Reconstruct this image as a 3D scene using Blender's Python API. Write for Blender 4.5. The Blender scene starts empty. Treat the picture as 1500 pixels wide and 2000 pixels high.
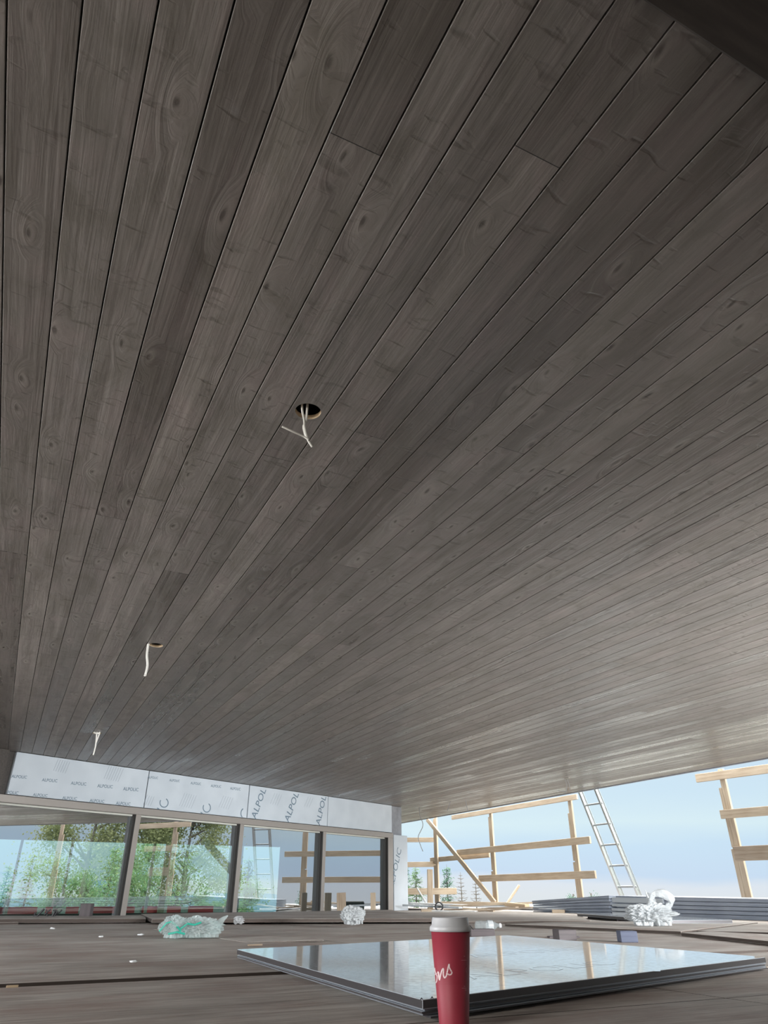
import bpy, bmesh, math, random
from mathutils import Vector, Matrix, noise as mnoise
S = bpy.context.scene
COL = S.collection
PI = math.pi
# ------------------------------------------------------------------ camera
F = 1350.0                                   # focal length in pixels of the 1500x2000 frame
TILT = math.atan(749 / F)
CZ = 0.25                                    # eye height above the work deck
cam = bpy.data.cameras.new('camera'); cam.sensor_fit = 'VERTICAL'; cam.sensor_height = 36.0
cam.lens = 36.0 * F / 2000; cam.clip_start = 0.02; cam.clip_end = 5000
camo = bpy.data.objects.new('camera', cam); COL.objects.link(camo)
camo.location = (0, 0, CZ); camo.rotation_euler = (PI / 2 + TILT, 0, 0)
S.camera = camo
# ------------------------------------------------------------------ view + world
S.view_settings.view_transform = 'Standard'; S.view_settings.look = 'None'
S.view_settings.gamma = 1.0; S.view_settings.use_curve_mapping = False
S.view_settings.exposure = 0.0
S.cycles.max_bounces = 10; S.cycles.diffuse_bounces = 6; S.cycles.glossy_bounces = 5
S.cycles.transparent_max_bounces = 24; S.cycles.transmission_bounces = 6
S.cycles.use_denoising = True
def lin(r, g, b):
    return tuple((c / 255 / 12.92) if c / 255 <= 0.04045 else ((c / 255 + 0.055) / 1.055) ** 2.4 for c in (r, g, b)) + (1,)
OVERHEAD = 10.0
W = bpy.data.worlds.new('overcast_sky'); S.world = W; W.use_nodes = True
nt = W.node_tree; nt.nodes.clear()
def wn(t, **k):
    n = nt.nodes.new(t)
    for a, b in k.items(): setattr(n, a, b)
    return n
tc = wn('ShaderNodeTexCoord'); sx = wn('ShaderNodeSeparateXYZ'); nt.links.new(tc.outputs['Generated'], sx.inputs[0])
mp = wn('ShaderNodeMapping'); mp.inputs['Scale'].default_value = (1.6, 1.6, 9); nt.links.new(tc.outputs['Generated'], mp.inputs[0])
nz = wn('ShaderNodeTexNoise'); nz.inputs['Scale'].default_value = 2.2; nz.inputs['Detail'].default_value = 5; nz.inputs['Roughness'].default_value = .5
nt.links.new(mp.outputs[0], nz.inputs[0])
ad = wn('ShaderNodeMath', operation='MULTIPLY_ADD'); ad.inputs[1].default_value = .05; nt.links.new(nz.outputs[0], ad.inputs[0]); 
sb = wn('ShaderNodeMath', operation='SUBTRACT'); sb.inputs[1].default_value = .025; nt.links.new(sx.outputs['Z'], sb.inputs[0]); nt.links.new(sb.outputs[0], ad.inputs[2])
mr = wn('ShaderNodeMapRange'); mr.inputs['From Min'].default_value = -.05; mr.inputs['From Max'].default_value = .35; nt.links.new(ad.outputs[0], mr.inputs[0])
cr = wn('ShaderNodeValToRGB'); nt.links.new(mr.outputs[0], cr.inputs[0])
els = [(0.0, (222, 230, 232)), (.125, (230, 236, 242)), (.165, (228, 236, 246)), (.19, (207, 227, 249)), (.26, (208, 232, 252)), (.33, (222, 243, 252)), (.42, (213, 236, 252)), (.56, (206, 228, 250)), (.8, (235, 232, 226))]
e = cr.color_ramp.elements
while len(e) < len(els): e.new(.5)
for i, (p, c) in enumerate(els): e[i].position = p; e[i].color = lin(*c)
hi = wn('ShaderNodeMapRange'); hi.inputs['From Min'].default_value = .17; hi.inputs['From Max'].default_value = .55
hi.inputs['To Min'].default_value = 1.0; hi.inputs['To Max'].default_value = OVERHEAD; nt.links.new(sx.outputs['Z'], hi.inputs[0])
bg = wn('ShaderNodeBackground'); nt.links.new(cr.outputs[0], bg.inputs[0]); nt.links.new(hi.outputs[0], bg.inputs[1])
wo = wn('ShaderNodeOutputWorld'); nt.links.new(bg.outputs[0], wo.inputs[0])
# added area lights out of view, put in to brighten deck, soffit and fascia
def area(name, loc, aim, sx_, sy_, power, colr, spread=180):
    l = bpy.data.lights.new(name, 'AREA'); l.shape = 'RECTANGLE'; l.size = sx_; l.size_y = sy_; l.energy = power; l.color = colr; l.spread = math.radians(spread)
    o = bpy.data.objects.new(name, l); COL.objects.link(o); o.location = loc
    o.rotation_euler = Vector(aim).to_track_quat('-Z', 'Z').to_euler(); return o
sl = bpy.data.lights.new('fill_sun', 'SUN'); sl.energy = 2.2; sl.angle = math.radians(24); sl.color = (1, .985, .96)
so = bpy.data.objects.new('fill_sun', sl); COL.objects.link(so)
_az, _el = math.radians(121), math.radians(25)            # added sun fill for deck and fascia, low right behind the viewer
so.rotation_euler = Vector((-math.sin(_az) * math.cos(_el), -math.cos(_az) * math.cos(_el), -math.sin(_el))).to_track_quat('-Z', 'Y').to_euler()
area('near_fill', (-4.3, -3.0, 1.5), (.8, .55, -.5), 1.5, 1.2, 240, (1, .96, .91), 140)  # unseen fill from the left for the near deck and cup
area('fascia_fill', (5.6, 1.0, 1.1), (-7.6, 11.0, -.25), 1.6, .9, 250, (.97, .98, 1), 75)  # unseen fill aimed at the far fascia
area('left_fill', (-6.6, 2.2, 1.1), (1, .5, -.45), 9.0, 1.1, 880, (.95, .97, 1), 130)  # added fill along the open left side, for deck and soffit
# ------------------------------------------------------------------ measuring helpers
c_, s_ = math.cos(TILT), math.sin(TILT)
def ray(px, py):
    x = (px - 750) / F; y = (py - 1000) / F
    return Vector((x, c_ + y * s_, s_ - y * c_))
ANG = math.radians(26.3)
U = Vector((-math.sin(ANG), math.cos(ANG), 0)); V = Vector((math.cos(ANG), math.sin(ANG), 0))   # along / across the soffit boards
O = Vector((0, 0, CZ))
def onz(px, py, z=0.0):
    r = ray(px, py); return O + r * ((z - CZ) / r.z)
def onv(px, py, v): r = ray(px, py); return O + r * (v / r.dot(V))
def onu(px, py, u): r = ray(px, py); return O + r * (u / r.dot(U))
def ond(px, py, d): r = ray(px, py); return O + r * (d / r.y)
def uvz(u, v, z=0.0): return U * u + V * v + Vector((0, 0, z))
WA = Vector((-4.64, 9.07, 0)); WD = Vector((.6259, .7799, 0)); WN = Vector((.7799, -.6259, 0))     # glazed wall: start, along, towards deck
def onw(px, py, off=0.0):
    r = ray(px, py); k = (WA.dot(WN) + off) / r.dot(WN); p = O + r * k
    return (p - WA).dot(WD), p.z
def wp(s, z, off=0.0): return WA + WD * s + WN * off + Vector((0, 0, z))
ZC = 1.83                                     # soffit height over the deck
PITCH = .13765; V0 = -.3643 - PITCH * 40
# ------------------------------------------------------------------ materials
def mat(name, build=None, color=(.5, .5, .5, 1), rough=.6, metal=0.0, spec=.5):
    m = bpy.data.materials.new(name); m.use_nodes = True
    t = m.node_tree; b = t.nodes['Principled BSDF']
    b.inputs['Base Color'].default_value = color; b.inputs['Roughness'].default_value = rough
    b.inputs['Metallic'].default_value = metal; b.inputs['Specular IOR Level'].default_value = spec
    if build: build(t, b)
    return m
def N(t, typ, ins=None, **k):
    n = t.nodes.new(typ)
    for a, b in k.items(): setattr(n, a, b)
    for a, b in (ins or {}).items():
        if isinstance(b, bpy.types.NodeSocket): t.links.new(b, n.inputs[a])
        else: n.inputs[a].default_value = b
    return n
def math_(t, op, a, b=0.0, c=0.0): return N(t, 'ShaderNodeMath', {0: a, 1: b, 2: c}, operation=op).outputs[0]
def noise(t, vec, scale, detail=4, rough=.55, dist=0.0):
    return N(t, 'ShaderNodeTexNoise', {'Vector': vec, 'Scale': scale, 'Detail': detail, 'Roughness': rough, 'Distortion': dist}).outputs[0]
def scaled(t, vec, sc, loc=(0, 0, 0)): return N(t, 'ShaderNodeMapping', {'Vector': vec, 'Scale': sc, 'Location': loc}).outputs[0]
def ramp(t, fac, pts, interp='LINEAR'):
    n = N(t, 'ShaderNodeValToRGB', {0: fac}); n.color_ramp.interpolation = interp
    e = n.color_ramp.elements
    while len(e) < len(pts): e.new(.5)
    for i, (p, c) in enumerate(pts): e[i].position = p; e[i].color = c if len(c) == 4 else tuple(c) + (1,)
    return n.outputs[0]
def mixc(t, fac, a, b, mode='MIX'):
    n = N(t, 'ShaderNodeMix', data_type='RGBA', blend_type=mode)
    for sck, val in ((n.inputs[0], fac), (n.inputs[6], a), (n.inputs[7], b)):
        if isinstance(val, bpy.types.NodeSocket): t.links.new(val, sck)
        else: sck.default_value = val
    return n.outputs[2]
def g(v): return (v, v, v, 1)
def bump(t, b, h, strength=.2, dist=.01):
    n = N(t, 'ShaderNodeBump', {'Strength': strength, 'Distance': dist, 'Height': h}); t.links.new(n.outputs[0], b.inputs['Normal'])
def wood(name, dark, light, axis='X', sc=1.0, rough=.6, knots=True, spec=.4):
    """lumber: grain runs along the local axis"""
    def bld(t, b):
        o = N(t, 'ShaderNodeTexCoord').outputs['Object']
        st = {'X': (1.2, 22, 22), 'Y': (22, 1.2, 22), 'Z': (22, 22, 1.2)}[axis]
        v = scaled(t, o, tuple(q * sc for q in st))
        n1 = noise(t, v, 2.2, 5, .6, .6)
        n2 = noise(t, o, 1.3, 2)
        f = math_(t, 'MULTIPLY_ADD', n2, .35, math_(t, 'MULTIPLY', n1, .65))
        col = ramp(t, f, [(.36, dark), (.62, light)])
        if knots:
            kv = scaled(t, o, tuple(q * .35 * sc for q in st))
            vo = N(t, 'ShaderNodeTexVoronoi', {'Vector': kv, 'Scale': 1.1}).outputs['Distance']
            kf = ramp(t, vo, [(.04, (1, 1, 1)), (.10, (0, 0, 0))])
            col = mixc(t, math_(t, 'MULTIPLY', kf, .55), col, tuple(q * .45 for q in dark[:3]) + (1,))
        t.links.new(col, b.inputs['Base Color']); bump(t, b, n1, .15, .004)
    return mat(name, bld, rough=rough, spec=spec)
M = {}
def soffit(t, b):
    o = N(t, 'ShaderNodeTexCoord').outputs['Object']       # local x = across the boards, y = along them
    sp = N(t, 'ShaderNodeSeparateXYZ', {0: o}); x, y = sp.outputs[0], sp.outputs[1]
    row = math_(t, 'FLOOR', math_(t, 'DIVIDE', math_(t, 'SUBTRACT', x, V0), PITCH))
    rr = N(t, 'ShaderNodeTexWhiteNoise', {'W': row}, noise_dimensions='1D').outputs['Value']
    yy = math_(t, 'MULTIPLY_ADD', rr, 7.3, y)
    bd = math_(t, 'FLOOR', math_(t, 'DIVIDE', yy, 4.88))
    key = N(t, 'ShaderNodeCombineXYZ', {0: row, 1: bd})
    rb = N(t, 'ShaderNodeTexWhiteNoise', {'Vector': key.outputs[0]}, noise_dimensions='3D')
    off = N(t, 'ShaderNodeVectorMath', {0: rb.outputs['Color'], 1: (37, 91, 13)}, operation='MULTIPLY').outputs[0]
    po = N(t, 'ShaderNodeVectorMath', {0: o, 1: off}, operation='ADD').outputs[0]
    # knots: stretched cells with a dark eye and a ring round it
    kv = scaled(t, po, (6.5, 2.4, 1))
    wv = N(t, 'ShaderNodeTexNoise', {'Vector': kv, 'Scale': 1.3, 'Detail': 2})
    kv2 = N(t, 'ShaderNodeVectorMath', {0: wv.outputs['Color'], 1: (.35, .35, 0), 2: kv}, operation='MULTIPLY_ADD').outputs[0]
    vo = N(t, 'ShaderNodeTexVoronoi', {'Vector': kv2, 'Scale': 1.0, 'Randomness': 1.0}, voronoi_dimensions='2D')
    d = vo.outputs['Distance']
    some = ramp(t, N(t, 'ShaderNodeSeparateColor', {0: vo.outputs['Color']}).outputs[0], [(.28, (0, 0, 0)), (.4, (1, 1, 1))])
    eye = ramp(t, d, [(.02, (1, 1, 1)), (.05, (0, 0, 0))])
    halo = ramp(t, d, [(.04, (0, 0, 0)), (.08, (1, 1, 1)), (.16, (0, 0, 0))])
    # grain bends round the knots
    gx = math_(t, 'MULTIPLY_ADD', math_(t, 'MULTIPLY', some, ramp(t, d, [(0, (1, 1, 1)), (.3, (0, 0, 0))])), .07, x)
    gv = N(t, 'ShaderNodeCombineXYZ', {0: math_(t, 'MULTIPLY', gx, 55), 1: math_(t, 'MULTIPLY', yy, 1.6), 2: math_(t, 'MULTIPLY', rb.outputs['Value'], 50)}).outputs[0]
    gr = noise(t, gv, 1.0, 6, .62, .8)
    fv = N(t, 'ShaderNodeCombineXYZ', {0: math_(t, 'MULTIPLY', gx, 9), 1: math_(t, 'MULTIPLY', yy, .55), 2: math_(t, 'MULTIPLY', rb.outputs['Value'], 31)}).outputs[0]
    fl = noise(t, fv, 1.0, 3, .5, 1.6)
    # short streaks lying across the board
    cv = N(t, 'ShaderNodeCombineXYZ', {0: math_(t, 'MULTIPLY', x, 9), 1: math_(t, 'MULTIPLY', yy, 30), 2: math_(t, 'MULTIPLY', rb.outputs['Value'], 77)}).outputs[0]
    cs = ramp(t, noise(t, cv, 1.0, 2, .5, .5), [(.61, (0, 0, 0)), (.74, (1, 1, 1))])
    f = math_(t, 'ADD', math_(t, 'MULTIPLY', gr, .42), math_(t, 'MULTIPLY', fl, .58))
    col = ramp(t, f, [(.33, (.165, .15, .145)), (.5, (.225, .21, .203)), (.67, (.29, .274, .266))])
    mv = N(t, 'ShaderNodeCombineXYZ', {0: math_(t, 'MULTIPLY', x, 7), 1: math_(t, 'MULTIPLY', yy, 3.2), 2: math_(t, 'MULTIPLY', rb.outputs['Value'], 19)}).outputs[0]
    mo = noise(t, mv, 1.0, 4, .6, .7)
    col = mixc(t, 1.0, col, ramp(t, mo, [(.32, (.80, .79, .74)), (.5, (1, .99, .97)), (.68, (1.13, 1.07, 1.07))]), 'MULTIPLY')
    tone = ramp(t, rb.outputs['Value'], [(0, (.78, .76, .74)), (.5, (1, .99, .98)), (1, (1.22, 1.20, 1.17))])
    col = mixc(t, 1.0, col, tone, 'MULTIPLY')
    col = mixc(t, math_(t, 'MULTIPLY', math_(t, 'MULTIPLY', halo, some), .30), col, (.40, .37, .34, 1))
    col = mixc(t, math_(t, 'MULTIPLY', cs, .5), col, (.11, .097, .084, 1))
    col = mixc(t, math_(t, 'MULTIPLY', math_(t, 'MULTIPLY', eye, some), .72), col, (.055, .045, .037, 1))
    jf = math_(t, 'FRACT', math_(t, 'DIVIDE', yy, 4.88))
    jn = math_(t, 'LESS_THAN', jf, .0005)
    col = mixc(t, jn, col, (.02, .02, .018, 1))
    t.links.new(col, b.inputs['Base Color'])
    t.links.new(ramp(t, math_(t, 'MULTIPLY_ADD', rb.outputs['Value'], .35, math_(t, 'MULTIPLY', fl, .65)), [(.3, g(.27)), (.7, g(.56))]), b.inputs['Roughness'])
    b.inputs['Specular IOR Level'].default_value = .55
    hh = math_(t, 'ADD', math_(t, 'MULTIPLY', gr, .5), math_(t, 'ADD', fl, math_(t, 'MULTIPLY', cs, -.4)))
    bump(t, b, math_(t, 'ADD', hh, mo), .45, .008)
M['soffit'] = mat('stained_soffit_boards', soffit)
def ply(t, b):
    o = N(t, 'ShaderNodeTexCoord').outputs['Object']
    v = scaled(t, o, (1.0, 9, 9)); n1 = noise(t, v, 2.3, 7, .65, 1.0)
    n2 = noise(t, o, 1.1, 5, .6); n3 = noise(t, scaled(t, o, (3, 30, 5)), 3, 3, .6)
    f = math_(t, 'ADD', math_(t, 'MULTIPLY', n1, .55), math_(t, 'MULTIPLY', n2, .45))
    col = ramp(t, f, [(.34, (.17, .135, .115)), (.44, (.36, .32, .29)), (.56, (.54, .50, .465)), (.72, (.66, .63, .60))])
    sp = ramp(t, n3, [(.66, (0, 0, 0)), (.74, (1, 1, 1))])
    f5 = ramp(t, noise(t, scaled(t, o, (.8, 26, 8)), 2.6, 5, .7, .6), [(.50, (0, 0, 0)), (.68, (1, 1, 1))])
    col = mixc(t, math_(t, 'MULTIPLY', f5, .68), col, (.17, .135, .115, 1))
    col = mixc(t, math_(t, 'MULTIPLY', sp, .6), col, (.10, .075, .06, 1))
    st = ramp(t, noise(t, scaled(t, o, (1, 2.2, 1)), 1.5, 6, .65), [(.46, (0, 0, 0)), (.64, (1, 1, 1))])
    col = mixc(t, math_(t, 'MULTIPLY', st, .6), col, (.27, .17, .14, 1))
    t.links.new(col, b.inputs['Base Color'])
    t.links.new(ramp(t, n1, [(.3, g(.42)), (.7, g(.68))]), b.inputs['Roughness']); bump(t, b, n1, .25, .006)
M['ply'] = mat('weathered_plywood', ply)
M['ply_edge'] = mat('plywood_edge', color=(.06, .045, .038, 1), rough=.8)
M['lumber'] = wood('raw_spruce_lumber', (.38, .29, .205, 1), (.58, .48, .365, 1), 'X')
M['lumber_z'] = wood('raw_spruce_post', (.38, .29, .205, 1), (.58, .48, .365, 1), 'Z')
M['lumber_grey'] = wood('weathered_lumber', (.26, .19, .13, 1), (.42, .34, .26, 1), 'X')
M['cutwood'] = wood('fresh_cut_wood', (.50, .36, .22, 1), (.68, .54, .38, 1), 'X', knots=False)
M['block'] = wood('dirty_block_wood', (.07, .06, .065, 1), (.12, .10, .105, 1), 'X', knots=False)
M['block_blue'] = wood('blue_painted_block', (.07, .08, .125, 1), (.10, .115, .17, 1), 'X', knots=False)
M['dark'] = mat('dark_brown_trim', lambda t, b: t.links.new(ramp(t, noise(t, scaled(t, N(t, 'ShaderNodeTexCoord').outputs['Object'], (3, 30, 30)), 2), [(.3, (.035, .028, .024)), (.7, (.065, .052, .045))]), b.inputs['Base Color']), rough=.55)
M['black'] = mat('black_void', color=(.006, .006, .006, 1), rough=.9)
M['wallpaint'] = mat('interior_grey_wall', lambda t, b: t.links.new(ramp(t, noise(t, N(t, 'ShaderNodeTexCoord').outputs['Object'], 2), [(.3, (.10, .10, .105)), (.7, (.13, .13, .135))]), b.inputs['Base Color']), rough=.8)
M['white_wall'] = mat('white_interior_paint', color=(.62, .66, .70, 1), rough=.6)
def film(t, b):
    o = N(t, 'ShaderNodeTexCoord').outputs['Object']
    n = noise(t, o, 3.0, 4); t.links.new(ramp(t, n, [(.3, (.50, .55, .61)), (.7, (.58, .63, .69))]), b.inputs['Base Color'])
    bump(t, b, noise(t, scaled(t, o, (1, 1, 1)), 6, 3), .08, .01)
M['film'] = mat('protective_film', film, rough=.38)
M['print'] = mat('printed_grey_ink', color=(.13, .19, .25, 1), rough=.6)
M['print_faint'] = mat('faint_grey_ink', color=(.32, .37, .43, 1), rough=.6)
M['joint'] = mat('black_joint', color=(.012, .012, .014, 1), rough=.7)
M['frame'] = mat('bronze_anodised_frame', color=(.34, .31, .29, 1), rough=.42, metal=.35)
M['frame_dark'] = mat('dark_frame_gasket', color=(.03, .027, .025, 1), rough=.5)
M['strip'] = mat('pale_glazing_strip', color=(.55, .55, .5, 1), rough=.5)
M['steel'] = mat('galvanised_steel', lambda t, b: t.links.new(ramp(t, noise(t, N(t, 'ShaderNodeTexCoord').outputs['Object'], 9), [(.3, (.24, .25, .28)), (.7, (.33, .34, .38))]), b.inputs['Base Color']), rough=.5, metal=.3)
M['alu'] = mat('aluminium', color=(.62, .65, .66, 1), rough=.33, metal=.85)
M['alu_dark'] = mat('mill_finish_rung', color=(.36, .38, .39, 1), rough=.45, metal=.7)
def topfilm(t, b):
    o = N(t, 'ShaderNodeTexCoord').outputs['Object']
    n = noise(t, scaled(t, o, (1, 1, 1)), 45, 5, .7); n2 = noise(t, o, 2.2, 4, .6, .8)
    t.links.new(ramp(t, n2, [(.3, (.52, .57, .64)), (.7, (.62, .67, .73))]), b.inputs['Base Color'])
    t.links.new(ramp(t, n, [(.4, g(.08)), (.62, g(.20))]), b.inputs['Roughness']); b.inputs['Coat Weight'].default_value = .7; b.inputs['Coat Roughness'].default_value = .06
    bump(t, b, math_(t, 'ADD', math_(t, 'MULTIPLY', n, .2), math_(t, 'MULTIPLY', n2, .4)), .05, .01)
M['topfilm'] = mat('glossy_film_top', topfilm, spec=.8)
M['sheet_edge'] = mat('dark_panel_edge', color=(.065, .06, .065, 1), rough=.35, metal=.3)
M['sheet_grey'] = mat('grey_panel_edge', color=(.17, .18, .20, 1), rough=.45)
M['sheet_side'] = mat('blue_grey_panel_return', lambda t, b: t.links.new(ramp(t, noise(t, scaled(t, N(t, 'ShaderNodeTexCoord').outputs['Object'], (1, 1, 14)), 2.2), [(.3, (.20, .23, .29)), (.7, (.32, .355, .42))]), b.inputs['Base Color']), rough=.45)
M['sheet_pale'] = mat('pale_panel_end', color=(.42, .46, .5, 1), rough=.4)
def cupred(t, b):
    o = N(t, 'ShaderNodeTexCoord').outputs['Object']
    t.links.new(ramp(t, noise(t, o, 14, 3), [(.3, (.31, .028, .05)), (.7, (.36, .034, .06))]), b.inputs['Base Color'])
M['cup'] = mat('red_cup_paper', cupred, rough=.55)
M['lid'] = mat('white_plastic_lid', color=(.62, .62, .65, 1), rough=.35)
M['ink_white'] = mat('pale_pink_print', color=(.78, .62, .63, 1), rough=.5)
M['ink_small'] = mat('dull_pink_print', color=(.55, .2, .24, 1), rough=.5)
M['cable'] = mat('white_cable_sheath', color=(.72, .70, .66, 1), rough=.5)
M['grey_wire'] = mat('grey_wire', color=(.3, .3, .3, 1), rough=.5)
M['red'] = mat('red_barrier', color=(.95, .05, .08, 1), rough=.5)
M['white'] = mat('white_barrier', color=(.8, .82, .84, 1), rough=.5)
M['blue'] = mat('blue_plastic', color=(.03, .18, .6, 1), rough=.4)
M['rubber'] = mat('black_rubber', color=(.02, .02, .023, 1), rough=.5)
M['bark'] = wood('grey_bark', (.07, .065, .06, 1), (.13, .12, .11, 1), 'Z', knots=False, rough=.9)
M['ground'] = mat('grassy_ground', lambda t, b: t.links.new(ramp(t, noise(t, N(t, 'ShaderNodeTexCoord').outputs['Object'], .4, 6), [(.3, (.14, .135, .12)), (.7, (.24, .23, .20))]), b.inputs['Base Color']), rough=.95)
M['sea'] = mat('hazy_sea', color=(.30, .33, .35, 1), rough=.5)
M['hill'] = mat('hazy_blue_hill', lambda t, b: t.links.new(ramp(t, noise(t, N(t, 'ShaderNodeTexCoord').outputs['Object'], .02, 5), [(.3, (.05, .085, .125)), (.7, (.062, .10, .14))]), b.inputs['Base Color']), rough=1, spec=0)  # distance haze is put into the hill's blue
def leafmat(name, c1, c2):
    def bld(t, b):
        o = N(t, 'ShaderNodeTexCoord').outputs['Object']
        t.links.new(ramp(t, noise(t, o, 1.1, 4), [(.3, c1), (.7, c2)]), b.inputs['Base Color'])
        tr = N(t, 'ShaderNodeBsdfTranslucent'); t.links.new(ramp(t, noise(t, o, 1.1, 4), [(.3, c1), (.7, c2)]), tr.inputs[0])
        mx = N(t, 'ShaderNodeMixShader', {0: .45}); t.links.new(b.outputs[0], mx.inputs[1]); t.links.new(tr.outputs[0], mx.inputs[2])
        t.links.new(mx.outputs[0], t.nodes['Material Output'].inputs[0])
    return mat(name, bld, rough=.7, spec=.2)
M['needle'] = leafmat('conifer_green', (.08, .15, .08, 1), (.17, .27, .15, 1))
M['needle_blue'] = leafmat('conifer_blue_green', (.06, .13, .10, 1), (.13, .23, .17, 1))
M['leaf'] = leafmat('yellow_green_leaves', (.12, .15, .06, 1), (.23, .26, .13, 1))
def glassmat(name, refl, tint, fres=True):
    m = bpy.data.materials.new(name); m.use_nodes = True; t = m.node_tree; t.nodes.clear()
    tr = N(t, 'ShaderNodeBsdfTransparent', {0: tint}); gl = N(t, 'ShaderNodeBsdfGlossy', {0: (.93, .95, 1, 1), 'Roughness': .0})
    fr = N(t, 'ShaderNodeFresnel', {0: 1.5})
    bf = N(t, 'ShaderNodeNewGeometry').outputs['Backfacing']
    f = math_(t, 'MULTIPLY', math_(t, 'MULTIPLY_ADD', fr.outputs[0], 1 - refl, refl), math_(t, 'SUBTRACT', 1.0, bf))
    mx = N(t, 'ShaderNodeMixShader', {0: f}); t.links.new(tr.outputs[0], mx.inputs[1]); t.links.new(gl.outputs[0], mx.inputs[2])
    o = N(t, 'ShaderNodeOutputMaterial'); t.links.new(mx.outputs[0], o.inputs[0]); return m
M['glass'] = glassmat('reflective_facade_glass', .50, (.84, .98, .92, 1))
def plastic(name, colr, tr_amt, rough=.15):
    m = bpy.data.materials.new(name); m.use_nodes = True; t = m.node_tree; b = t.nodes['Principled BSDF']
    b.inputs['Base Color'].default_value = colr; b.inputs['Roughness'].default_value = rough; b.inputs['Specular IOR Level'].default_value = .5
    tl = N(t, 'ShaderNodeBsdfTranslucent', {0: colr}); tp = N(t, 'ShaderNodeBsdfTransparent', {0: (.95, .97, .97, 1)})
    m1 = N(t, 'ShaderNodeMixShader', {0: .4}); t.links.new(b.outputs[0], m1.inputs[1]); t.links.new(tl.outputs[0], m1.inputs[2])
    m2 = N(t, 'ShaderNodeMixShader', {0: tr_amt}); t.links.new(m1.outputs[0], m2.inputs[1]); t.links.new(tp.outputs[0], m2.inputs[2])
    t.links.new(m2.outputs[0], t.nodes['Material Output'].inputs[0]); return m
M['bag'] = plastic('white_translucent_plastic', (.66, .68, .70, 1), .25, .3)
M['clear'] = plastic('clear_crinkled_plastic', (.72, .80, .80, 1), .52, .12)
M['green_tape'] = mat('green_tape', color=(.03, .36, .27, 1), rough=.35)
M['bottle'] = plastic('clear_bottle_plastic', (.5, .54, .56, 1), .62, .05)
M['sheeting'] = plastic('white_poly_sheeting', (.8, .88, .93, 1), .05, .3)
# ------------------------------------------------------------------ object helpers
def link(name, bm, m, parent=None, smooth=False):
    me = bpy.data.meshes.new(name)
    if isinstance(bm, bmesh.types.BMesh):
        bmesh.ops.recalc_face_normals(bm, faces=bm.faces[:])
        bm.to_mesh(me); bm.free()
    else: me.from_pydata(bm[0], [], bm[1])
    for q in (m if isinstance(m, (list, tuple)) else [m]): me.materials.append(q)
    if smooth:
        for p in me.polygons: p.use_smooth = True
    o = bpy.data.objects.new(name, me); COL.objects.link(o)
    if parent: o.parent = parent
    return o
def rebase(o, p):
    """move a mesh object's origin to p without moving the mesh"""
    p = Vector(p); o.data.transform(Matrix.Translation(-p)); o.location = p; return o
def tag(o, label, cat, group=None, kind=None):
    o['label'] = label; o['category'] = cat
    if group: o['group'] = group
    if kind: o['kind'] = kind
    return o
def thing(name, loc, label, cat, group=None, rot=0.0):
    o = bpy.data.objects.new(name, None); COL.objects.link(o); o.location = loc; o.rotation_euler = (0, 0, rot)
    o.empty_display_size = .1
    return tag(o, label, cat, group)
def struct(o): o['kind'] = 'structure'; return o
def hexa(bm, lo, hi, mi=0):
    """box from 4 lower and 4 upper corners"""
    a = [bm.verts.new(p) for p in lo]; b = [bm.verts.new(p) for p in hi]
    fs = [bm.faces.new(a[::-1]), bm.faces.new(b)]
    for i in range(4): fs.append(bm.faces.new((a[i], a[(i + 1) % 4], b[(i + 1) % 4], b[i])))
    for f in fs: f.material_index = mi
    return fs
def box(bm, x0, x1, y0, y1, z0, z1, mi=0):
    return hexa(bm, [(x0, y0, z0), (x1, y0, z0), (x1, y1, z0), (x0, y1, z0)], [(x0, y0, z1), (x1, y0, z1), (x1, y1, z1), (x0, y1, z1)], mi)
def quadprism(bm, pts, t, mi=0, side=None):
    """slab under four top points"""
    lo = [Vector(p) - Vector((0, 0, t)) for p in pts]
    fs = hexa(bm, lo, [Vector(p) for p in pts], mi)
    if side is not None:
        for f in fs[2:]: f.material_index = side
    return fs
def bev(bm, w=.003, seg=1):
    bmesh.ops.bevel(bm, geom=bm.edges[:], offset=w, segments=seg, affect='EDGES', profile=.6)
def board(name, p0, p1, w, t, m, parent=None, up=Vector((0, 0, 1)), bevel=.004):
    """a board from p0 to p1: w measured along up, t across; local X runs along it"""
    p0, p1 = Vector(p0), Vector(p1); d = (p1 - p0); L = d.length; x = d.normalized()
    y = up.cross(x).normalized(); z = x.cross(y)
    bm = bmesh.new(); box(bm, 0, L, -t / 2, t / 2, -w / 2, w / 2); bev(bm, bevel)
    o = link(name, bm, m)
    o.matrix_world = Matrix((x, y, z)).transposed().to_4x4(); o.location = p0
    if parent:
        o.parent = parent; o.matrix_parent_inverse = Matrix.Identity(4)
        mw = Matrix((x, y, z)).transposed().to_4x4(); mw.translation = p0
        pm = Matrix.Translation(parent.location) @ parent.rotation_euler.to_matrix().to_4x4()
        o.matrix_basis = pm.inverted() @ mw
    return o
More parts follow.
